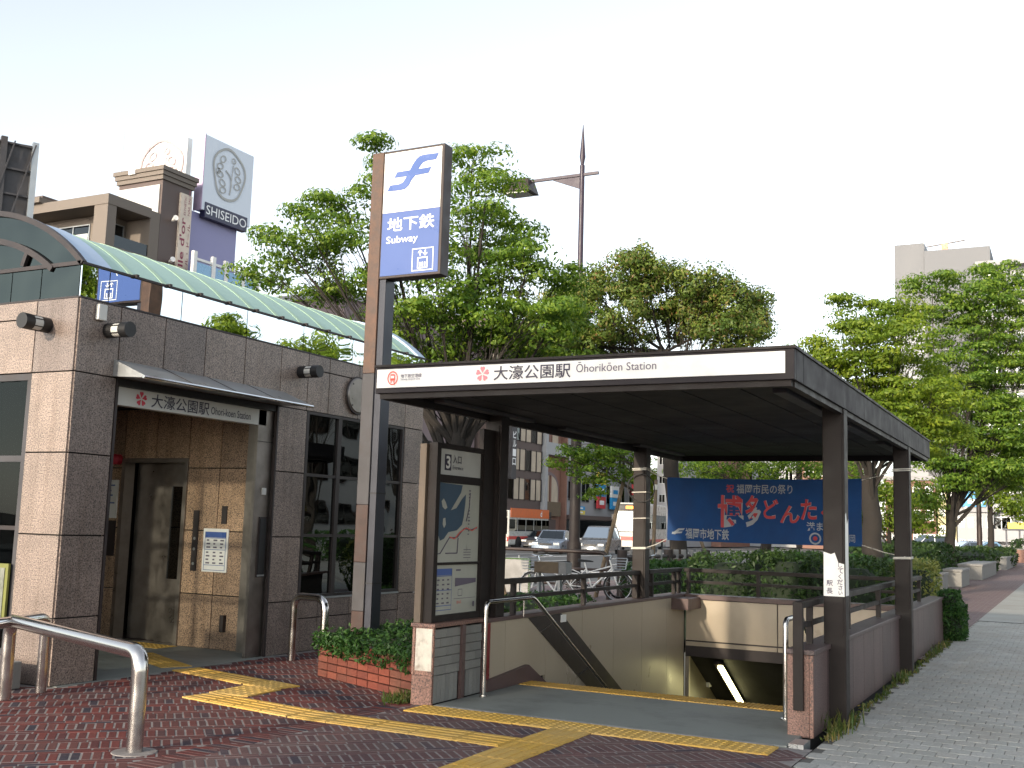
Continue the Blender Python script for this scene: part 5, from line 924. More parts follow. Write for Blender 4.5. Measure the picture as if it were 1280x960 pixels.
# ================================================================ VEHICLES
pm('car_silver', (.17, .21, .27), .3, .4, .04); pm('car_grey', (.13, .14, .155), .3, .4, .04); pm('bus_white', (.48, .48, .45), .3, 0, .04); pm('bus_red', (.55, .06, .05), .35); pm('orange', (.62, .14, .035), .4); pm('car_white', (.75, .78, .8), .25, 0, .03); pm('car_blue', (.2, .35, .5), .3, .3); pm('tyre', (.02, .02, .02), .85); glass('car_glass', (.03, .035, .04), (.8, .87, .9), .10); emit('amber', (1, .35, .03), 1.2); pm('tail_red', (.5, .02, .02), .3)
def car(label, p, ang, L_=4.6, W2=.88, H=1.45, paint='car_silver', van=False, name='car', cat='car'):
    t = thing(name, label, cat, p, 'vehicles on the street'); p = V(p); d = V((math.cos(ang), math.sin(ang), 0)); s_ = V((-d.y, d.x, 0)); h = L_/2
    def P(a, z, l): return p + d*a + V((0, 0, z)) + s_*l
    if van: prof = [(-h, .35), (-h, .95), (-h+.1, 1.05), (h-1.35, 1.02), (h-.25, .88), (h, .65), (h, .3)]; cab = [(-h+.08, 1.05), (-h+.35, H-.06), (-h+.8, H), (h-2.2, H-.02), (h-1.25, 1.03)]
    else: prof = [(-h, .35), (-h, .8), (-h+.15, .9), (-h+.9, .93), (h-1.5, .93), (h-.35, .78), (h, .6), (h, .28)]; cab = [(-h+.75, .93), (-h+1.35, H-.04), (-h+1.9, H), (h-2.3, H-.02), (h-1.45, .93)]
    def loft(pr_, ins, w0):
        m_ = MB(); n_ = len(pr_); rows = []
        for l, k in ((-w0, ins), (-w0+.07, 0), (w0-.07, 0), (w0, ins)): rows.append([P(a*(1-.02*(k > 0)), z-(.04 if k and z > .5 else 0), l) for a, z in pr_])
        m_.add([q for r4 in rows for q in r4], [(i*n_+j, i*n_+(j+1) % n_, (i+1)*n_+(j+1) % n_, (i+1)*n_+j) for i in range(3) for j in range(n_)] + [tuple(range(n_)), tuple(range(3*n_, 4*n_))[::-1]]); return m_
    body = loft(prof, 1, W2).build('body', paint, t, smooth=True); m_ = MB(); n_ = len(cab); top = H-.25
    A = [P(a, z, -(W2-.03-(z-.9)*.22)) for a, z in cab]; B = [P(a, z, (W2-.03-(z-.9)*.22)) for a, z in cab]; m_.add(A+B, [(j, j+1, n_+j+1, n_+j) for j in range(n_-1)] + [tuple(range(n_))[::-1], tuple(range(n_, 2*n_))]); m_.build('cabin', paint, t, smooth=True)
    w1, w0 = cab[-2], cab[-1]; wd = W2-.14
    def onp(a, b, k): return (a[0]*(1-k)+b[0]*k, a[1]*(1-k)+b[1]*k)
    q0, q1 = onp(w0, w1, .08), onp(w0, w1, .9); nx = .02
    MB().add([P(q0[0]+nx, q0[1]+.01, -wd), P(q0[0]+nx, q0[1]+.01, wd), P(q1[0]+nx, q1[1]+.01, wd-.1), P(q1[0]+nx, q1[1]+.01, -wd+.1)], [(0, 1, 2, 3)]).build('windscreen', 'car_glass', t)
    for sg in (-1, 1):
        x0, x1 = cab[0][0]+.4, cab[-1][0]-.12; xm = (x0+x1)/2+.1; zb, zt = cab[0][1]+.04, H-.14
        for a, b in ((x0, xm-.04), (xm+.04, x1)):
            ta = a+(.25 if a == x0 else 0); tb = b-(.75 if b == x1 else 0); MB().add([P(a, zb, sg*(W2-.03-(zb-.9)*.22+.006)), P(b, zb, sg*(W2-.03-(zb-.9)*.22+.006)), P(tb, zt, sg*(W2-.03-(zt-.9)*.22+.006)), P(ta, zt, sg*(W2-.03-(zt-.9)*.22+.006))], [(0, 1, 2, 3)]).build('side_window', 'car_glass', t)
        for a in (-h+.8, h-.85):
            wq = MB().tube([P(a, .31, sg*(W2-.2)), P(a, .31, sg*(W2+.012))], [.31, .31], 20).build('wheel', 'tyre', t); MB().tube([P(a, .31, sg*(W2+.005)), P(a, .31, sg*(W2+.02))], [.2, .19], 14).build('rim', 'alu', wq)
        MB().obox(P(h-.03, .66, sg*(W2-.25)), d*.045, s_*.2, V((0, 0, .075))).build('headlight', 'sign_dim', t, bevel=.02); MB().obox(P(-h+.02, .78, sg*(W2-.15)), d*.03, s_*.1, V((0, 0, .1))).build('tail_light', 'tail_red', t); MB().obox(P(cab[-1][0]-.1, 1.0, sg*(W2+.06)), d*.05, s_*.08, V((0, 0, .06))).build('wing_mirror', paint, t)
    MB().obox(P(h+.005, .62, 0), d*.012, s_*.42, V((0, 0, .07))).build('grille', 'black', t); MB().obox(P(h+.012, .42, 0), d*.012, s_*.18, V((0, 0, .08))).build('number_plate', 'white_sign', t); MB().obox(P(h, .32, 0), d*.012, s_*.6, V((0, 0, .05))).build('bumper_slot', 'black', t)
    return t
RZ = -.12
car('silver saloon car coming down the road behind the barrier', (*at(692, 686, 72).xy, RZ), R(-78), 4.7, .95, 1.55); car('dark saloon mostly hidden behind the silver saloon', (*at(677, 684, 84).xy, RZ), R(-85), 4.5, .86, 1.45, 'post_dark')
car('grey minivan on the road between lamp post and tree prop', (*at(749, 688, 73).xy, RZ), R(-82), 4.8, .96, 1.9, 'car_grey', True, 'minivan', 'minivan')
def bus(label, p, ang, L_, W2, H, paint, stripe, name='bus', cat='bus', front_top=None):
    t = thing(name, label, cat, p, 'vehicles on the street'); p = V(p); d = V((math.cos(ang), math.sin(ang), 0)); s_ = V((-d.y, d.x, 0)); z = V((0, 0, 1)); h = L_/2
    def P(a, zz, l): return p + d*a + z*zz + s_*l
    MB().obox(P(0, H/2+.15, 0), d*h, s_*W2, z*(H/2-.15)).build('body', paint, t, bevel=.12); MB().obox(P(h+.012, H*.60, 0), d*.012, s_*(W2-.14), z*H*.21).build('windscreen', 'car_glass', t); db = MB().obox(P(h+.014, H*.90, 0), d*.014, s_*(W2-.16), z*H*.072).build('destination_box', 'black', t); MB().obox(P(h+.03, H*.90, .15), d*.004, s_*(W2*.45), z*H*.03).build('destination_text', 'amber', db)
    MB().obox(P(h+.010, H*.26, 0), d*.012, s_*(W2-.03), z*.16).build('front_stripe', stripe, t); MB().obox(P(h+.03, H*.13, 0), d*.03, s_*(W2-.02), z*.16).build('bumper', paint, t)
    for sg in (-1, 1):
        MB().obox(P(h+.025, H*.26, sg*(W2-.3)), d*.02, s_*.16, z*.11).build('headlight', 'white_sign', t); MB().obox(P(0, .85, sg*(W2+.006)), d*(h-.02), s_*.006, z*.12).build('side_stripe', stripe, t)
        n_ = int(L_/1.4)
        for k in range(n_): MB().obox(P(-h+L_*(k+.5)/n_, H*.62, sg*(W2+.008)), d*(L_/n_/2-.06), s_*.008, z*H*.15).build('side_window', 'car_glass', t)
        for a in (-h*.55, h*.55): MB().tube([P(a, .48, sg*(W2-.25)), P(a, .48, sg*(W2+.03))], [.48, .48], 20).build('wheel', 'tyre', t)
    MB().obox(P(h+.25, H*.7, -W2-.18), d*.06, s_*.08, z*.2).build('wing_mirror', 'black', t)
    return t
bus('white city bus with red stripe and lit destination display', (*at(802, 690, 92).xy, RZ), R(-80), 10, 1.25, 3.1*1.25, 'bus_white', 'bus_red')
kb_ = at(636, 655, 92); ob_ = bus('white and orange bus at the far kerb under the brown building', (-38.6, 76.2, RZ), R(-90), 7, 1.2, 2.9, 'bus_white', 'bus_red'); MB().box(-37.40, -37.37, 72.9, 79.6, 2.25, 2.95).build('orange_band', 'orange', ob_); text(MB(), 'd', (-37.36, 78.0, 2.38), uy_, uz, None, .45, .02).build('lettering', 'white_ink', ob_)
for x, y_, L__, lab, pn_, vn in ((1158, 675, 4.6, 'white van roof showing above the dark hedge, left of the forked tree', 'car_white', True), (1205, 684, 4.4, 'pale blue car beyond the hedge right of the forked tree', 'car_silver', False), (1228, 688, 4.4, 'blue car at the right end of the parked row beyond the hedge', 'car_blue', False)):
    q = at(x, y_, 86); car(lab, (q.x, q.y, 0), R(-150), L__, .9, 1.95 if vn else 1.5, pn_, vn)
# ================================================================ BUILDINGS ACROSS THE STREET
pm('b_brown', (.165, .138, .115), .7, 0, .08, .4); pm('b_brown_dark', (.10, .072, .065), .6, 0, .1, .5); pm('b_cream', (.62, .58, .52), .7, 0, .05, .3); pm('b_purple', (.27, .265, .46), .5, 0, .04, .2); pm('b_lilac', (.45, .36, .50), .5, 0, .04, .2); pm('board_white', (.70, .76, .84), .5, 0, .03, .2); pm('logo_line', (.40, .40, .38), .5); pm('logo_line_pale', (.42, .33, .34), .5); pm('navy', (.02, .02, .06), .4); pm('b_brick', (.25, .135, .10), .75, 0, .12, 1.5); pm('b_grey', (.33, .33, .34), .7, 0, .06, .3); pm('b_white', (.36, .37, .38), .7, 0, .05, .2, dirt=(.42, .42, .42), dirt_amt=.4, dscale=.2); pm('b_concrete', (.165, .17, .18), .7, 0, .06, .2); pm('b_yellow', (.55, .50, .28), .7, 0, .05, .3); pm('curtain', (.50, .42, .32), .7, 0, .15, 1.2); pm('sign_red', (.55, .05, .06), .45); pm('sign_cyan', (.03, .30, .62), .4); pm('sign_yellow', (.75, .6, .08), .45); pm('b_mauve', (.20, .15, .155), .7, 0, .06, .3); pm('sign_cream', (.66, .56, .46), .5); pm('maroon', (.25, .03, .07), .5); glass('far_glass', (.05, .06, .065), (.42, .46, .48), .08, .02, .1)

def far_window(parent, O, ux_, w_, h_, pane='far_glass', frame='dark_metal', mull=1, nrm=None, depth=.14):
    """a framed window let into a wall; O lower left corner on the wall face"""
    O, ux_ = V(O), V(ux_); n_ = V(nrm); f = MB(); t = .06
    for a, b, c, d in ((0, w_, 0, t), (0, w_, h_-t, h_), (0, t, t, h_-t), (w_-t, w_, t, h_-t)) + tuple(((w_*(k+1)/(mull+1)-.03, w_*(k+1)/(mull+1)+.03, t, h_-t) for k in range(mull))): f.prism([(a, c), (b, c), (b, d), (a, d)], O, ux_, uz, n_, .06)
    o = f.build('window', frame, parent); MB().prism([(t, t), (w_-t, t), (w_-t, h_-t), (t, h_-t)], O, ux_, uz, n_, .02).build('pane', pane, o); return o
def facade(parent, O, ux_, nrm, W, rows, colx, ww, wh, pane='far_glass', frame='dark_metal', mull=1, sill=None):
    for z in rows:
        for x in colx:
            o = far_window(parent, V(O)+V(ux_)*x+uz*z, ux_, ww, wh, pane, frame, mull, nrm)
            if sill: MB().prism([(x-.1, z-.12), (x+ww+.1, z-.12), (x+ww+.1, z), (x-.1, z)], O, ux_, uz, nrm, .15).build('sill', sill, o)
YP, XP, NXm, NYm = V((0, 1, 0)), V((1, 0, 0)), V((1, 0, 0)), V((0, -1, 0))

# ---- brown balcony block
bA = thing('apartment_block', 'brown apartment block with deep balconies over the lift roof', 'building', (-49, 42, 0)); ax = -45.0; zf = [5.2, 8.5, 11.8, 15.1]
MB().box(-56, -46.8, 41.4, 43.6, 0, 18.4).box(-46.8, -45.0, 42.9, 43.6, 0, 18.4).box(-46.0, -45.0, 39.9, 40.5, 0, 18.4).box(-56, -55, 39.9, 41.4, 0, 17.8).build('wall', 'b_brown', bA)
for z in zf + [18.4]: MB().box(-55.03, -44.96, 39.86, 42.93, z-.45 if z < 18 else 17.95, z+.15 if z < 18 else 18.5).build('floor_slab', 'b_brown', bA)
for z in zf:
    MB().box(-45.15, -45.0, 40.5, 42.9, z+.15, z+.65).build('balcony_wall', 'b_brown', bA); MB().box(-45.12, -45.06, 40.5, 42.9, z+.66, z+1.3).build('balcony_glass', 'far_glass', bA)
    far_window(bA, (-46.79, 40.9, z+.2), YP, 1.8, 2.3, 'far_glass', 'alu', 1, NXm); MB().box(-51, -46.0, 39.92, 40.05, z+.15, z+.6).build('balcony_wall', 'b_brown', bA)
    for k in range(4): MB().box(-50.6+k*1.1, -49.7+k*1.1, 39.94, 39.98, z+.62, z+1.35).build('balcony_glass', 'sign_dim' if k % 2 else 'far_glass', bA)
    far_window(bA, (-50.5, 41.39, z+.2), XP, 2.6, 2.2, 'far_glass', 'alu', 1, NYm); far_window(bA, (-54, 41.39, z+.2), XP, 2.2, 2.2, 'far_glass', 'alu', 1, NYm); MB().tube([(-52.8, 41.3, z+.15), (-52.8, 41.3, z+1.3)], [1.3, 1.3], 24).build('round_balcony', 'b_brown', bA, smooth=True)
MB().box(-56.3, -50.0, 39.6, 43.6, 18.5, 18.8).build('roof', 'b_brown', bA); MB().box(-55.5, -50.5, 40.2, 43.4, 18.8, 19.1).build('roof', 'b_brown_dark', bA)
# ---- brown tower with the vertical sign
bT = thing('sign_tower', 'brown corner tower with cornice and vertical maroon shop lettering', 'building', (-46.5, 44.7, 0)); MB().box(-48.4, -45.0, 43.62, 45.9, 0, 20.4).build('wall', 'b_brown_dark', bT)
for k in range(3): MB().box(-48.5-k*.08, -44.9+k*.08, 43.5-k*.08, 46.0+k*.08, 20.4+k*.25, 20.64+k*.25).build('cornice', 'b_brown', bT)
MB().box(-48.3, -45.15, 43.54, 43.60, 17.2, 20.1).build('sign_face', 'sign_dim', bT); tx = MB(); text(tx, "Folle d'or", (-48.0, 43.53, 17.5), XP, uz, 2.4, None, .0); tx.build('lettering', 'maroon', bT)
vs_ = MB().box(-45.0, -44.86, 44.95, 45.85, 8.5, 20.0).build('vertical_sign', 'sign_cream', bT); tx = MB(); text(tx, "Folle d'or", (-44.85, 45.42, 14.7), uz, V((0, -1, 0)), 3.9, .40, .015); text(tx, 'フォル・ドール', (-44.85, 45.80, 14.9), uz, V((0, -1, 0)), 3.4, .20, .01); text(tx, 'NAIL SALON', (-44.85, 45.70, 18.8), uz, V((0, -1, 0)), 1.5, .17, 0); text(tx, 'ESTHETIC', (-44.85, 45.38, 18.75), uz, V((0, -1, 0)), 1.1, .15, 0); tx.build('lettering', 'maroon', vs_, kind='stuff')
for z in (18.2, 15.8): MB().tube([(-45, 44.5, z), (-44.5, 44.3, z+.1)], [.05, .16], 8).build('spotlight', 'white_sign', bT)
MB().box(-47.4, -46.9, 43.3, 43.6, 20.85, 21.1).build('spotlight', 'white_sign', bT)
an = thing('antenna_mast', 'thin pale antenna mast rising behind the brown tower', 'antenna', (-50, 46, 18)); MB().tube([(-49.9, 45, 18.5), (-49.9, 45, 24.6)], [.05, .03], 6).build('mast', 'sign_cyan' if False else 'board_white', an)
# ---- sign tower with the camellia emblem
bS = thing('advertising_tower', 'purple tower carrying a big square board with a round flower emblem', 'building', (-47, 48.5, 0)); MB().box(-48.5, -45.4, 46.3, 50.3, 0, 19.4).build('shaft', 'b_purple', bS); MB().box(-48.5, -45.41, 46.24, 46.298, 0, 19.4).build('shaft_side_lit', 'b_lilac', bS)  # sheet on the sunward side: shaft purple painted paler and pinker to look sunlit
bd = MB().box(-45.6, -45.0, 46.75, 51.0, 19.55, 24.1).build('sign_board', 'board_white', bS); MB().box(-45.62, -44.99, 46.69, 46.748, 19.5, 24.15).build('board_edge', 'b_lilac', bd)
def emblem(parent, O, ux_, n_, r, mat):
    O, ux_, n_ = V(O), V(ux_), V(n_)
    def outl(k): return [(k*r*(1+.045*math.sin(3*t+.6)+.03*math.sin(5*t))*math.cos(t)*.92, k*r*(1+.045*math.sin(3*t+.6)+.03*math.sin(5*t))*math.sin(t)*1.06) for t in [2*math.pi*i/48 for i in range(48)]]
    m_ = MB(); a, b = outl(1), outl(.91)
    for i in range(48): j = (i+1) % 48; m_.add([O+ux_*p[0]+uz*p[1]+n_*.05 for p in (a[i], a[j], b[j], b[i])], [(0, 1, 2, 3)])
    m_.build('emblem_ring', mat, parent); m_ = MB()
    def petal(cx, cy, rx, ry, rot):
        for i in range(16):
            q = []
            for t, k in ((i, 1), (i+1, 1), (i+1, .68), (i, .68)): th = 2*math.pi*t/16; x, y = rx*k*math.cos(th), ry*k*math.sin(th); q.append(O+ux_*(r*(cx+x*math.cos(rot)-y*math.sin(rot)))+uz*(r*(cy+x*math.sin(rot)+y*math.cos(rot)))+n_*.05)
            m_.add(q, [(0, 1, 2, 3)])
    for cx, cy, rot in ((-.38, .52, .7), (-.52, .2, .3), (-.5, -.12, 0), (-.35, -.42, -.4), (.45, .28, -.6), (.52, -.05, -.2), (.48, -.36, .2), (-.3, -.7, .3)): petal(cx, cy, .19, .14, rot)
    for cx, cy in ((.22, .62), (-.62, -.02)): petal(cx, cy, .13, .12, 0); petal(cx+.03, cy-.03, .05, .05, 0)
    P = [(-.2, .12), (0, .0), (.12, -.15), (.14, -.45), (.08, -.8)]
    for p, q in zip(P, P[1:]): m_.bar(O+ux_*r*p[0]+uz*r*p[1]+n_*.05, O+ux_*r*q[0]+uz*r*q[1]+n_*.05, .02, r*.05, n_.cross(V((q[0]-p[0], q[0]-p[0], q[1]-p[1])).normalized()) if False else uz)
    P = [(.15, -.2), (.18, .2), (.2, .45)]
    for p, q in zip(P, P[1:]): m_.add([O+ux_*r*(p[0]-.02)+uz*r*p[1]+n_*.05, O+ux_*r*(p[0]+.02)+uz*r*p[1]+n_*.05, O+ux_*r*(q[0]+.02)+uz*r*q[1]+n_*.05, O+ux_*r*(q[0]-.02)+uz*r*q[1]+n_*.05], [(0, 1, 2, 3)])
    m_.build('emblem_petals', mat, parent, kind='stuff')
emblem(bd, (-45.0, 48.85, 22.25), YP, NXm, 1.55, 'logo_line')
nb2 = MB().box(-45.35, -44.95, 47.0, 50.7, 19.15, 20.05).build('name_board', 'navy', bd); text(MB(), 'SHISEIDO', (-44.94, 47.1, 19.35), YP, uz, 3.5, .55, .004).build('lettering', 'white_ink', nb2)
bd2 = MB().box(-51.5, -46.6, 46.9, 47.3, 19.6, 24.2).build('sign_board', 'white_sign', bS); emblem(bd2, (-48.6, 46.88, 22.35), XP, NYm, 1.9, 'logo_line_pale')
nb3 = MB().box(-49.5, -45.75, 46.3, 46.7, 19.35, 20.25).build('name_board', 'navy', bS); text(MB(), 'SHISEIDO', (-49.4, 46.28, 19.5), XP, uz, 3.5, .6, .004).build('lettering', 'white_ink', nb3)
rf = thing('roof_railing', 'white posts and blue panels of a rooftop railing below the purple tower', 'railing', (-44, 47.5, 0)); zr = atX(266, 333, -44).z
MB().box(-48, -43.9, 45.4, 58, 0, zr-.9).build('building_wall', 'b_mauve', rf)
for px_ in (242, 266, 282, 304, 322): q = atX(px_, 335, -44); MB().box(-44.1, -43.9, q.y-.14, q.y+.14, zr-.9, zr+.55).build('post', 'white_sign', rf)
q0, q1 = atX(242, 335, -44), atX(322, 345, -44); MB().box(-44.05, -43.95, q0.y, q1.y, zr-.7, zr-.05).build('panel', 'car_blue', rf); MB().box(-44.07, -43.93, q0.y, q1.y, zr+.05, zr+.2).build('rail', 'white_sign', rf)
# ---- billboard seen from behind
bl = thing('billboard', 'back of a weathered billboard frame at the left edge', 'billboard', at(0, 262, 41)*V((1, 1, 0))); c0, c1, c2 = at(-40, 212, 40), at(44, 183, 41.5), at(38, 262, 41.5); dx = V((c1.x-c0.x, c1.y-c0.y, 0)); un = dx.normalized(); nn = V((un.y, -un.x, 0)); O = V((c0.x, c0.y, 12.3)); Wd = dx.length; Hh = c1.z-12.3
MB().prism([(0, 0), (Wd, 0), (Wd, Hh), (0, Hh-.1)], O, un, uz, nn*-1, .06).build('sheet', 'post_grey', bl)
for k in range(4): MB().bar(O+un*.05+uz*(.1+k*(Hh-.2)/3)+nn*.1, O+un*(Wd-.05)+uz*(.1+k*(Hh-.2)/3)+nn*.1, .06, .07).build('rail', 'post_grey', bl)
for k in range(3): MB().bar(O+un*(k*Wd/3)+nn*.16, O+un*((k+1)*Wd/3)+uz*Hh+nn*.16, .05, .05).build('brace', 'post_grey', bl)
for x in (0, Wd*.5, Wd): MB().bar(O+un*x+nn*.05-uz*9.5, O+un*x+nn*.05+uz*(Hh+.1), .22, .22, nn).build('post', 'alu' if x == Wd else 'post_grey', bl)
# ---- mauve house behind the trees
bM = thing('mauve_building', 'dull mauve building wall glimpsed behind the tree left of the sign post', 'building', (-46, 65, 0)); MB().box(-52, -43, 58.5, 77, 0, 16.5).build('wall', 'b_mauve', bM); facade(bM, (-43, 58.5, 0), YP, NXm, 18, [2.5, 6, 9.5, 13], [1+3*k for k in range(6)], 1.8, 1.8); MB().box(-52.2, -42.8, 58.3, 77.2, 16.5, 16.9).build('roof', 'b_grey', bM)
# ---- brown curtain-wall office
bB = thing('office_building', 'dark brown office building with tall narrow windows above the orange sign', 'building', (-46, 83, 0)); MB().box(-55, -42.0, 77.5, 87.6, 0, 19).build('wall', 'b_brown_dark', bB)
for z in (3.9, 6.4, 8.9, 11.4, 13.9, 16.4):
    for k in range(9): 
        o = MB().box(-42.0, -41.94, 77.8+k*1.08, 78.75+k*1.08, z, z+1.75).build('window', 'curtain' if (k+int(z)) % 3 else 'far_glass', bB); MB().box(-41.94, -41.88, 78.76+k*1.08, 78.86+k*1.08, z-.1, z+1.85).build('mullion', 'dark_metal', o)
MB().box(-42.0, -40.9, 77.6, 87.6, 2.2, 2.9).build('entrance_soffit', 'black', bB); MB().box(-41.98, -41.9, 84, 87.5, 0, 2.2).build('entrance', 'black', bB)
vs2 = MB().box(-41.8, -41.4, 80.6, 81.5, 5.5, 10.6).build('vertical_sign', 'post_grey', bB); 
for i_, ch in enumerate('ビル一口'): text(MB(), ch, (-41.39, 80.75, 8.9-i_*.75), YP, uz, .6, .6, .02).build('lettering', 'white_ink', vs2)
# ---- brick block with arched window
bR = thing('brick_building', 'pinkish brick apartment building with an arched window and white balconies', 'building', (-46, 90, 0)); MB().box(-55, -42.6, 88.2, 93.3, 0, 17.5).build('wall', 'b_brick', bR); MB().box(-42.6, -41.6, 87.7, 88.2, 0, 17.5).build('drainpipe_pier', 'b_white', bR)
for z in (8.1, 11.2, 14.3):
    MB().box(-42.6, -41.7, 88.4, 92.6, z, z+1.1).build('balcony', 'b_white', bR); far_window(bR, (-42.6, 88.6, z+1.15), YP, 1.7, 1.5, 'curtain', 'b_brick', 0, NXm); far_window(bR, (-42.6, 90.9, z+1.15), YP, 1.5, 1.5, 'curtain', 'b_brick', 0, NXm)
arch_ = [(0, 0), (3.6, 0), (3.6, 1.4)] + [(1.8+1.8*math.cos(math.pi*k/12), 1.4+1.3*math.sin(math.pi*k/12)) for k in range(1, 12)] + [(0, 1.4)]
aw_ = MB().prism([(x*1.15-.27, y*1.12) for x, y in arch_], (-42.6, 88.7, 3.6), YP, uz, NXm, .06).build('arch', 'b_mauve', bR); MB().prism(arch_, (-42.6, 88.7, 3.6), YP, uz, NXm, .10).build('arch_window', 'curtain', aw_); MB().box(-42.5, -42.35, 90.4, 90.6, 3.6, 6.3).build('mullion', 'b_brick', aw_); MB().box(-42.6, -42.2, 88.6, 92.4, 2.6, 3.9).build('parapet', 'wood_pole', bR); MB().box(-42.6, -42.5, 89, 92, 0, 2.3).build('shop_front', 'b_brown_dark', bR)
MB().box(-42.6, -42.0, 93.0, 93.3, 0, 17.5).build('pier', 'b_brick', bR)
# ---- grey block with shop signs
bG = thing('grey_building', 'grey office block with coloured shop signs between lamp post and bus', 'building', (-47, 103, 0)); MB().box(-56, -42.4, 93.5, 113, 0, 14.5).build('wall', 'b_grey', bG); facade(bG, (-42.4, 93.5, 0), YP, NXm, 19, [4.1, 7.6, 11.1], [.8+3.2*k for k in range(6)], 2.0, 1.9, 'far_glass', 'alu'); MB().box(-42.4, -41.2, 93.5, 113, 2.4, 2.8).build('shop_awning', 'b_brown_dark', bG); MB().box(-42.4, -42.3, 94, 112.5, .2, 2.3).build('shop_front', 'far_glass', bG)
def sgn(y0, y1, z0, z1, bands, lab, X=-41.9):
    t = thing('shop_sign', lab, 'sign', (X, (y0+y1)/2, z0), 'shop signs on the grey block'); n_ = len(bands)
    for k, m_ in enumerate(bands): a = z0+(z1-z0)*k/n_; b = z0+(z1-z0)*(k+1)/n_; MB().box(X-.2, X, y0, y1, a, b-.03).build('panel', m_, t); rectf(MB(), y0+(y1-y0)*.2, y0+(y1-y0)*.8, a+(b-a)*.3, a+(b-a)*.65, (X+.01, 0, 0), YP, uz).build('print', 'white_ink' if m_ != 'white_sign' else 'sign_cyan', t)
    MB().box(X-.6, X-.2, y0+.1, y1-.1, (z0+z1)/2-.1, (z0+z1)/2+.1).build('bracket', 'dark_metal', t)
sgn(94.6, 95.9, 4.4, 7.4, ['sign_red', 'white_sign', 'sign_red', 'white_sign'], 'red vertical shop sign left of the lamp post'); sgn(93.8, 95.6, 7.9, 8.7, ['white_sign'], 'small white shop sign above the red vertical sign'); sgn(94.8, 97.4, 2.9, 3.7, ['sign_yellow', 'sign_cyan'], 'blue and yellow shop sign low on the grey block'); sgn(100.6, 102.6, 3.6, 7.2, ['sign_red', 'sign_cyan', 'sign_yellow'], 'stacked red, blue and yellow shop signs right of the lamp post'); sgn(104.2, 106.3, 3.6, 6.0, ['sign_cyan', 'white_sign'], 'white and blue shop sign right of the stacked signs'); sgn(100.4, 101.8, 9.4, 12.0, ['sign_red', 'white_sign'], 'white and red sign high on the grey block')
q = at(781, 640, 118); t_ = thing('banner_sign', 'red upright banner sign on a pole before the far green tree', 'sign', (q.x, q.y, 0)); MB().tube([(q.x, q.y, 0), (q.x, q.y, 8)], .12, 8).build('pole', 'bronze', t_); MB().box(q.x-.9, q.x+1.3, q.y-.15, q.y-.05, 5.3, 7.7).build('panel', 'sign_red', t_); MB().box(q.x-.5, q.x+.3, q.y-.15, q.y-.05, 4.0, 5.2).build('panel', 'leaf_ivy' if False else 'car_blue', t_)
# ---- buildings closing the street behind the banner
def block(label, x0, x1, D, ytop, mat, rows=4, cols=5, glass_='far_glass', name='far_building', win=True):
    a, b = at(x0, 660, D), at(x1, 660, D); z1 = at((x0+x1)/2, ytop, D).z; t = thing(name, label, 'building', ((a.x+b.x)/2, a.y+5, 0), 'buildings closing the street'); y0 = (a.y+b.y)/2
    MB().box(a.x, b.x, y0, y0+12, 0, z1).build('wall', mat, t); MB().box(a.x-.3, b.x+.3, y0-.3, y0+12.3, z1, z1+.5).build('roof', 'b_grey', t)
    if win:
        W = b.x-a.x; rh = z1/rows
        for r_i in range(rows):
            for c_i in range(cols): far_window(t, (a.x+W*(c_i+.2)/cols, y0, rh*(r_i+.3)), XP, W*.6/cols, rh*.45, glass_, 'alu', 1, NYm)
    return t, a, b, y0, z1
block('orange brick building behind the banner and the rear left tree', 850, 905, 120, 560, 'b_brick', 4, 3); block('white building glimpsed through leaves above the banner', 905, 1000, 135, 470, 'b_white', 6, 5); block('tall reddish building half hidden by leaves right of the banner', 1000, 1060, 128, 520, 'b_brick', 6, 3); block('grey building behind the tree between the bus and the banner', 818, 850, 110, 540, 'b_grey', 6, 2)
block('brown building behind the dark trunk right of the columns', 1105, 1172, 130, 600, 'b_brick', 3, 4); block('pale yellow building behind the forked street tree', 1172, 1196, 112, 610, 'b_yellow', 4, 2)
bw_, a, b, y0, z1 = block('low white building under a blue roof sign beyond the hedge', 1196, 1243, 105, 640, 'b_white', 2, 4)
bsn = thing('roof_sign', 'bright blue advertising sign on the low white building', 'sign', (a.x, y0, z1)); p, q = at(1200, 637, 104), at(1231, 616, 104); MB().box(p.x, q.x, y0-.5, y0-.2, z1+.5, q.z+.3).build('panel', 'sign_cyan', bsn); rectf(MB(), p.x+.6, q.x-.3, z1+.8, z1+1.25, (0, y0-.52, 0), XP, uz).build('print', 'white_ink', bsn); MB().box(p.x+.3, p.x+.5, y0-.4, y0-.3, z1, z1+.5).build('leg', 'alu', bsn)
block('brown tower block behind the bus shelter at the right edge', 1248, 1300, 125, 555, 'b_brown', 8, 4); block('plain grey house between the far lamp posts', 1240, 1262, 112, 640, 'b_grey', 2, 2)
# ---- grey high-rise and white balcony block
hr = thing('high_rise', 'pale grey windowless high-rise above the right tree', 'building', (-14, 160, 0)); MB().box(-16.4, -8.4, 150, 168, 0, 39.4).build('wall', 'b_concrete', hr); MB().box(-20.2, -16.42, 150.4, 166, 0, 40.6).build('wing', 'b_white', hr); MB().box(-20.2, -16.45, 150.3, 150.39, 30, 40.6).build('wing_face', 'b_concrete', hr)
for z in (8, 14, 20, 26, 32): MB().box(-16.4, -8.4, 149.94, 149.99, z, z+.12).build('joint', 'b_grey', hr)
for x in (-20.2, -18.3, -16.5): MB().tube([(x, 150.4, 40.6), (x, 150.4, 41.6)], .07, 5).build('rail_post', 'alu', hr)
MB().box(-20.2, -16.45, 150.38, 150.45, 41.5, 41.6).build('rail', 'alu', hr)
for z in (12, 18, 24, 30, 36): far_window(hr, (-8.39, 152, z-2), YP, 2, 3, 'far_glass', 'alu', 1, NXm)
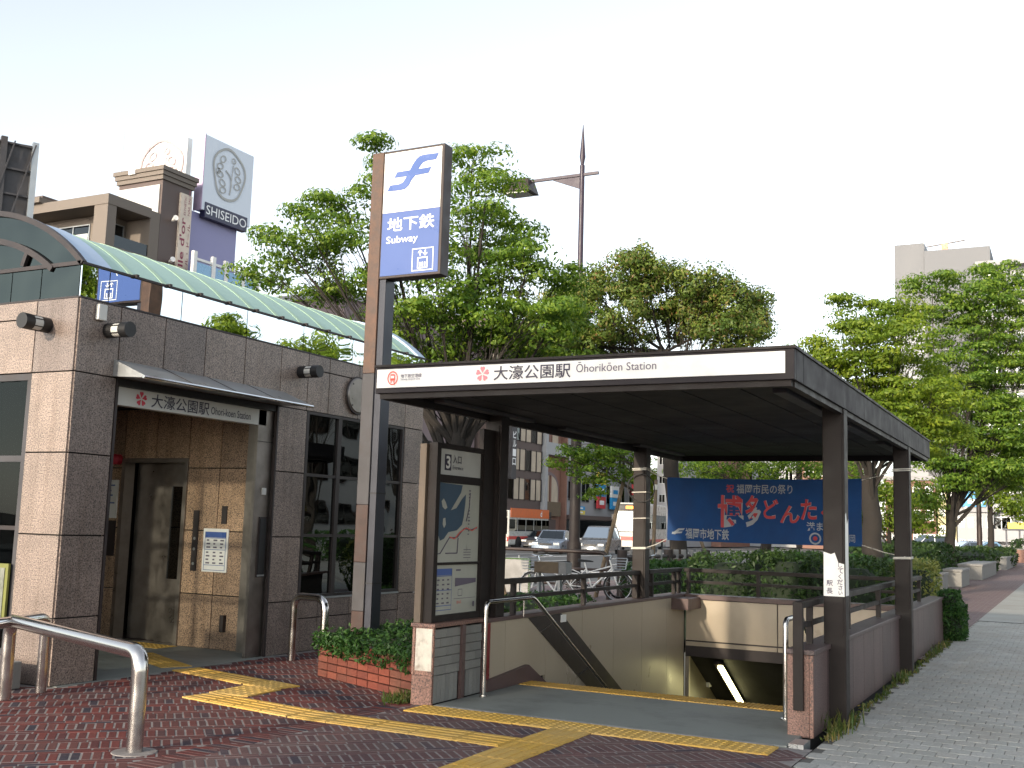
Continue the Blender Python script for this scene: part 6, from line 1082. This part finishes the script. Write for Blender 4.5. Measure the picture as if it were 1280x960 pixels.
cr = thing('roof_crane', 'small orange and white gondola crane on the high-rise roof', 'crane', (-14, 152, 39.4)); MB().box(-14.4, -13.6, 151.5, 152.3, 39.4, 40.6).build('base', 'orange', cr); MB().bar((-16.3, 151.9, 40.4), (-11.5, 151.9, 40.9), .15, .15).build('jib', 'dark_metal', cr)
ap = thing('balcony_block', 'white apartment block with rows of balconies at the right edge', 'building', (-1, 118, 0)); a = at(1243, 660, 118); MB().box(a.x, a.x+18, 116, 130, 0, 28.5).build('wall', 'b_white', ap)
for k in range(9):
    z = 1.5+k*3.0; MB().box(a.x-.1, a.x+18, 114.8, 116, z, z+.18).build('balcony_floor', 'b_white', ap); MB().box(a.x-.1, a.x+18, 114.8, 114.9, z+.18, z+1.2).build('balcony_front', 'b_white', ap)
    for c_i in range(5): far_window(ap, (a.x+.6+c_i*2.6, 116, z+.25), XP, 1.7, 2.1, 'far_glass', 'alu', 1, NYm); MB().box(a.x+2.6*c_i-.05, a.x+2.6*c_i+.1, 114.85, 116, z+.18, z+2.9).build('balcony_fin', 'b_white', ap)
MB().box(a.x-.2, a.x+18.2, 114.7, 130, 28.5, 29).build('roof', 'b_grey', ap)
# ---- bus shelter, far poles
bsx = at(1254, 690, 90); bs = thing('bus_shelter', 'bus shelter with a yellow roof edge at the right margin', 'bus shelter', (bsx.x+3, bsx.y, 0)); MB().box(bsx.x, bsx.x+6, bsx.y, bsx.y+2, 2.45, 2.6).build('roof', 'post_dark', bs); MB().box(bsx.x+.4, bsx.x+6, bsx.y-.06, bsx.y-.01, 2.6, 3.1).build('fascia', 'sign_yellow', bs); MB().box(bsx.x+.4, bsx.x+6, bsx.y, bsx.y+2, 2.605, 3.05).build('roof_box', 'post_dark', bs)
for x in (.2, 1.2, 4, 5.8): MB().box(bsx.x+x, bsx.x+x+.14, bsx.y+.1, bsx.y+.24, 0, 2.45).build('post', 'post_dark', bs)
MB().box(bsx.x+1.5, bsx.x+5.6, bsx.y+1.8, bsx.y+1.86, .5, 2.2).build('back_panel', 'white_sign', bs)
pw = thing('low_wall', 'low orange brick wall beside the far bus shelter', 'wall', (bsx.x, 84, 0)); w0 = at(1258, 700, 82); MB().box(w0.x, w0.x+7, w0.y, w0.y+.5, 0, .95).build('wall', 'b_brick', pw); MB().box(w0.x-.05, w0.x+7.05, w0.y-.05, w0.y+.55, .952, 1.03).build('coping', 'kerb_stone', pw)
for px_, lab in ((1225, 'tall brown far street pole left of the white house'), (1239, 'tall dark far street pole right of the white house')): q = at(px_, 690, 70); t_ = thing('street_pole', lab, 'pole', (q.x, q.y, 0), 'far street poles'); MB().tube([(q.x, q.y, 0), (q.x, q.y, 6)], [.19, .13], 10).build('pole', 'bronze', t_, smooth=True); MB().tube([(q.x, q.y, 0), (q.x, q.y, .9)], [.26, .26], 10).build('base', 'bronze', t_); MB().tube([(q.x, q.y, 6), (q.x, q.y, 6.1)], [.17, .1], 10).build('cap', 'bronze', t_)
# ---- white block opposite, which the lift windows mirror
mr = thing('opposite_building', 'white office block to the right of the view, mirrored in the lift windows', 'building', (34, 72, 0)); MB().box(30, 44, 42, 105, 0, 11).build('wall', 'b_white', mr)
for z in (1.2, 4.4, 7.6):
    for k in range(15): far_window(mr, (29.99, 44+k*4+2.8, z), V((0, -1, 0)), 2.8, 1.9, 'far_glass', 'dark_metal', 1, V((-1, 0, 0)))
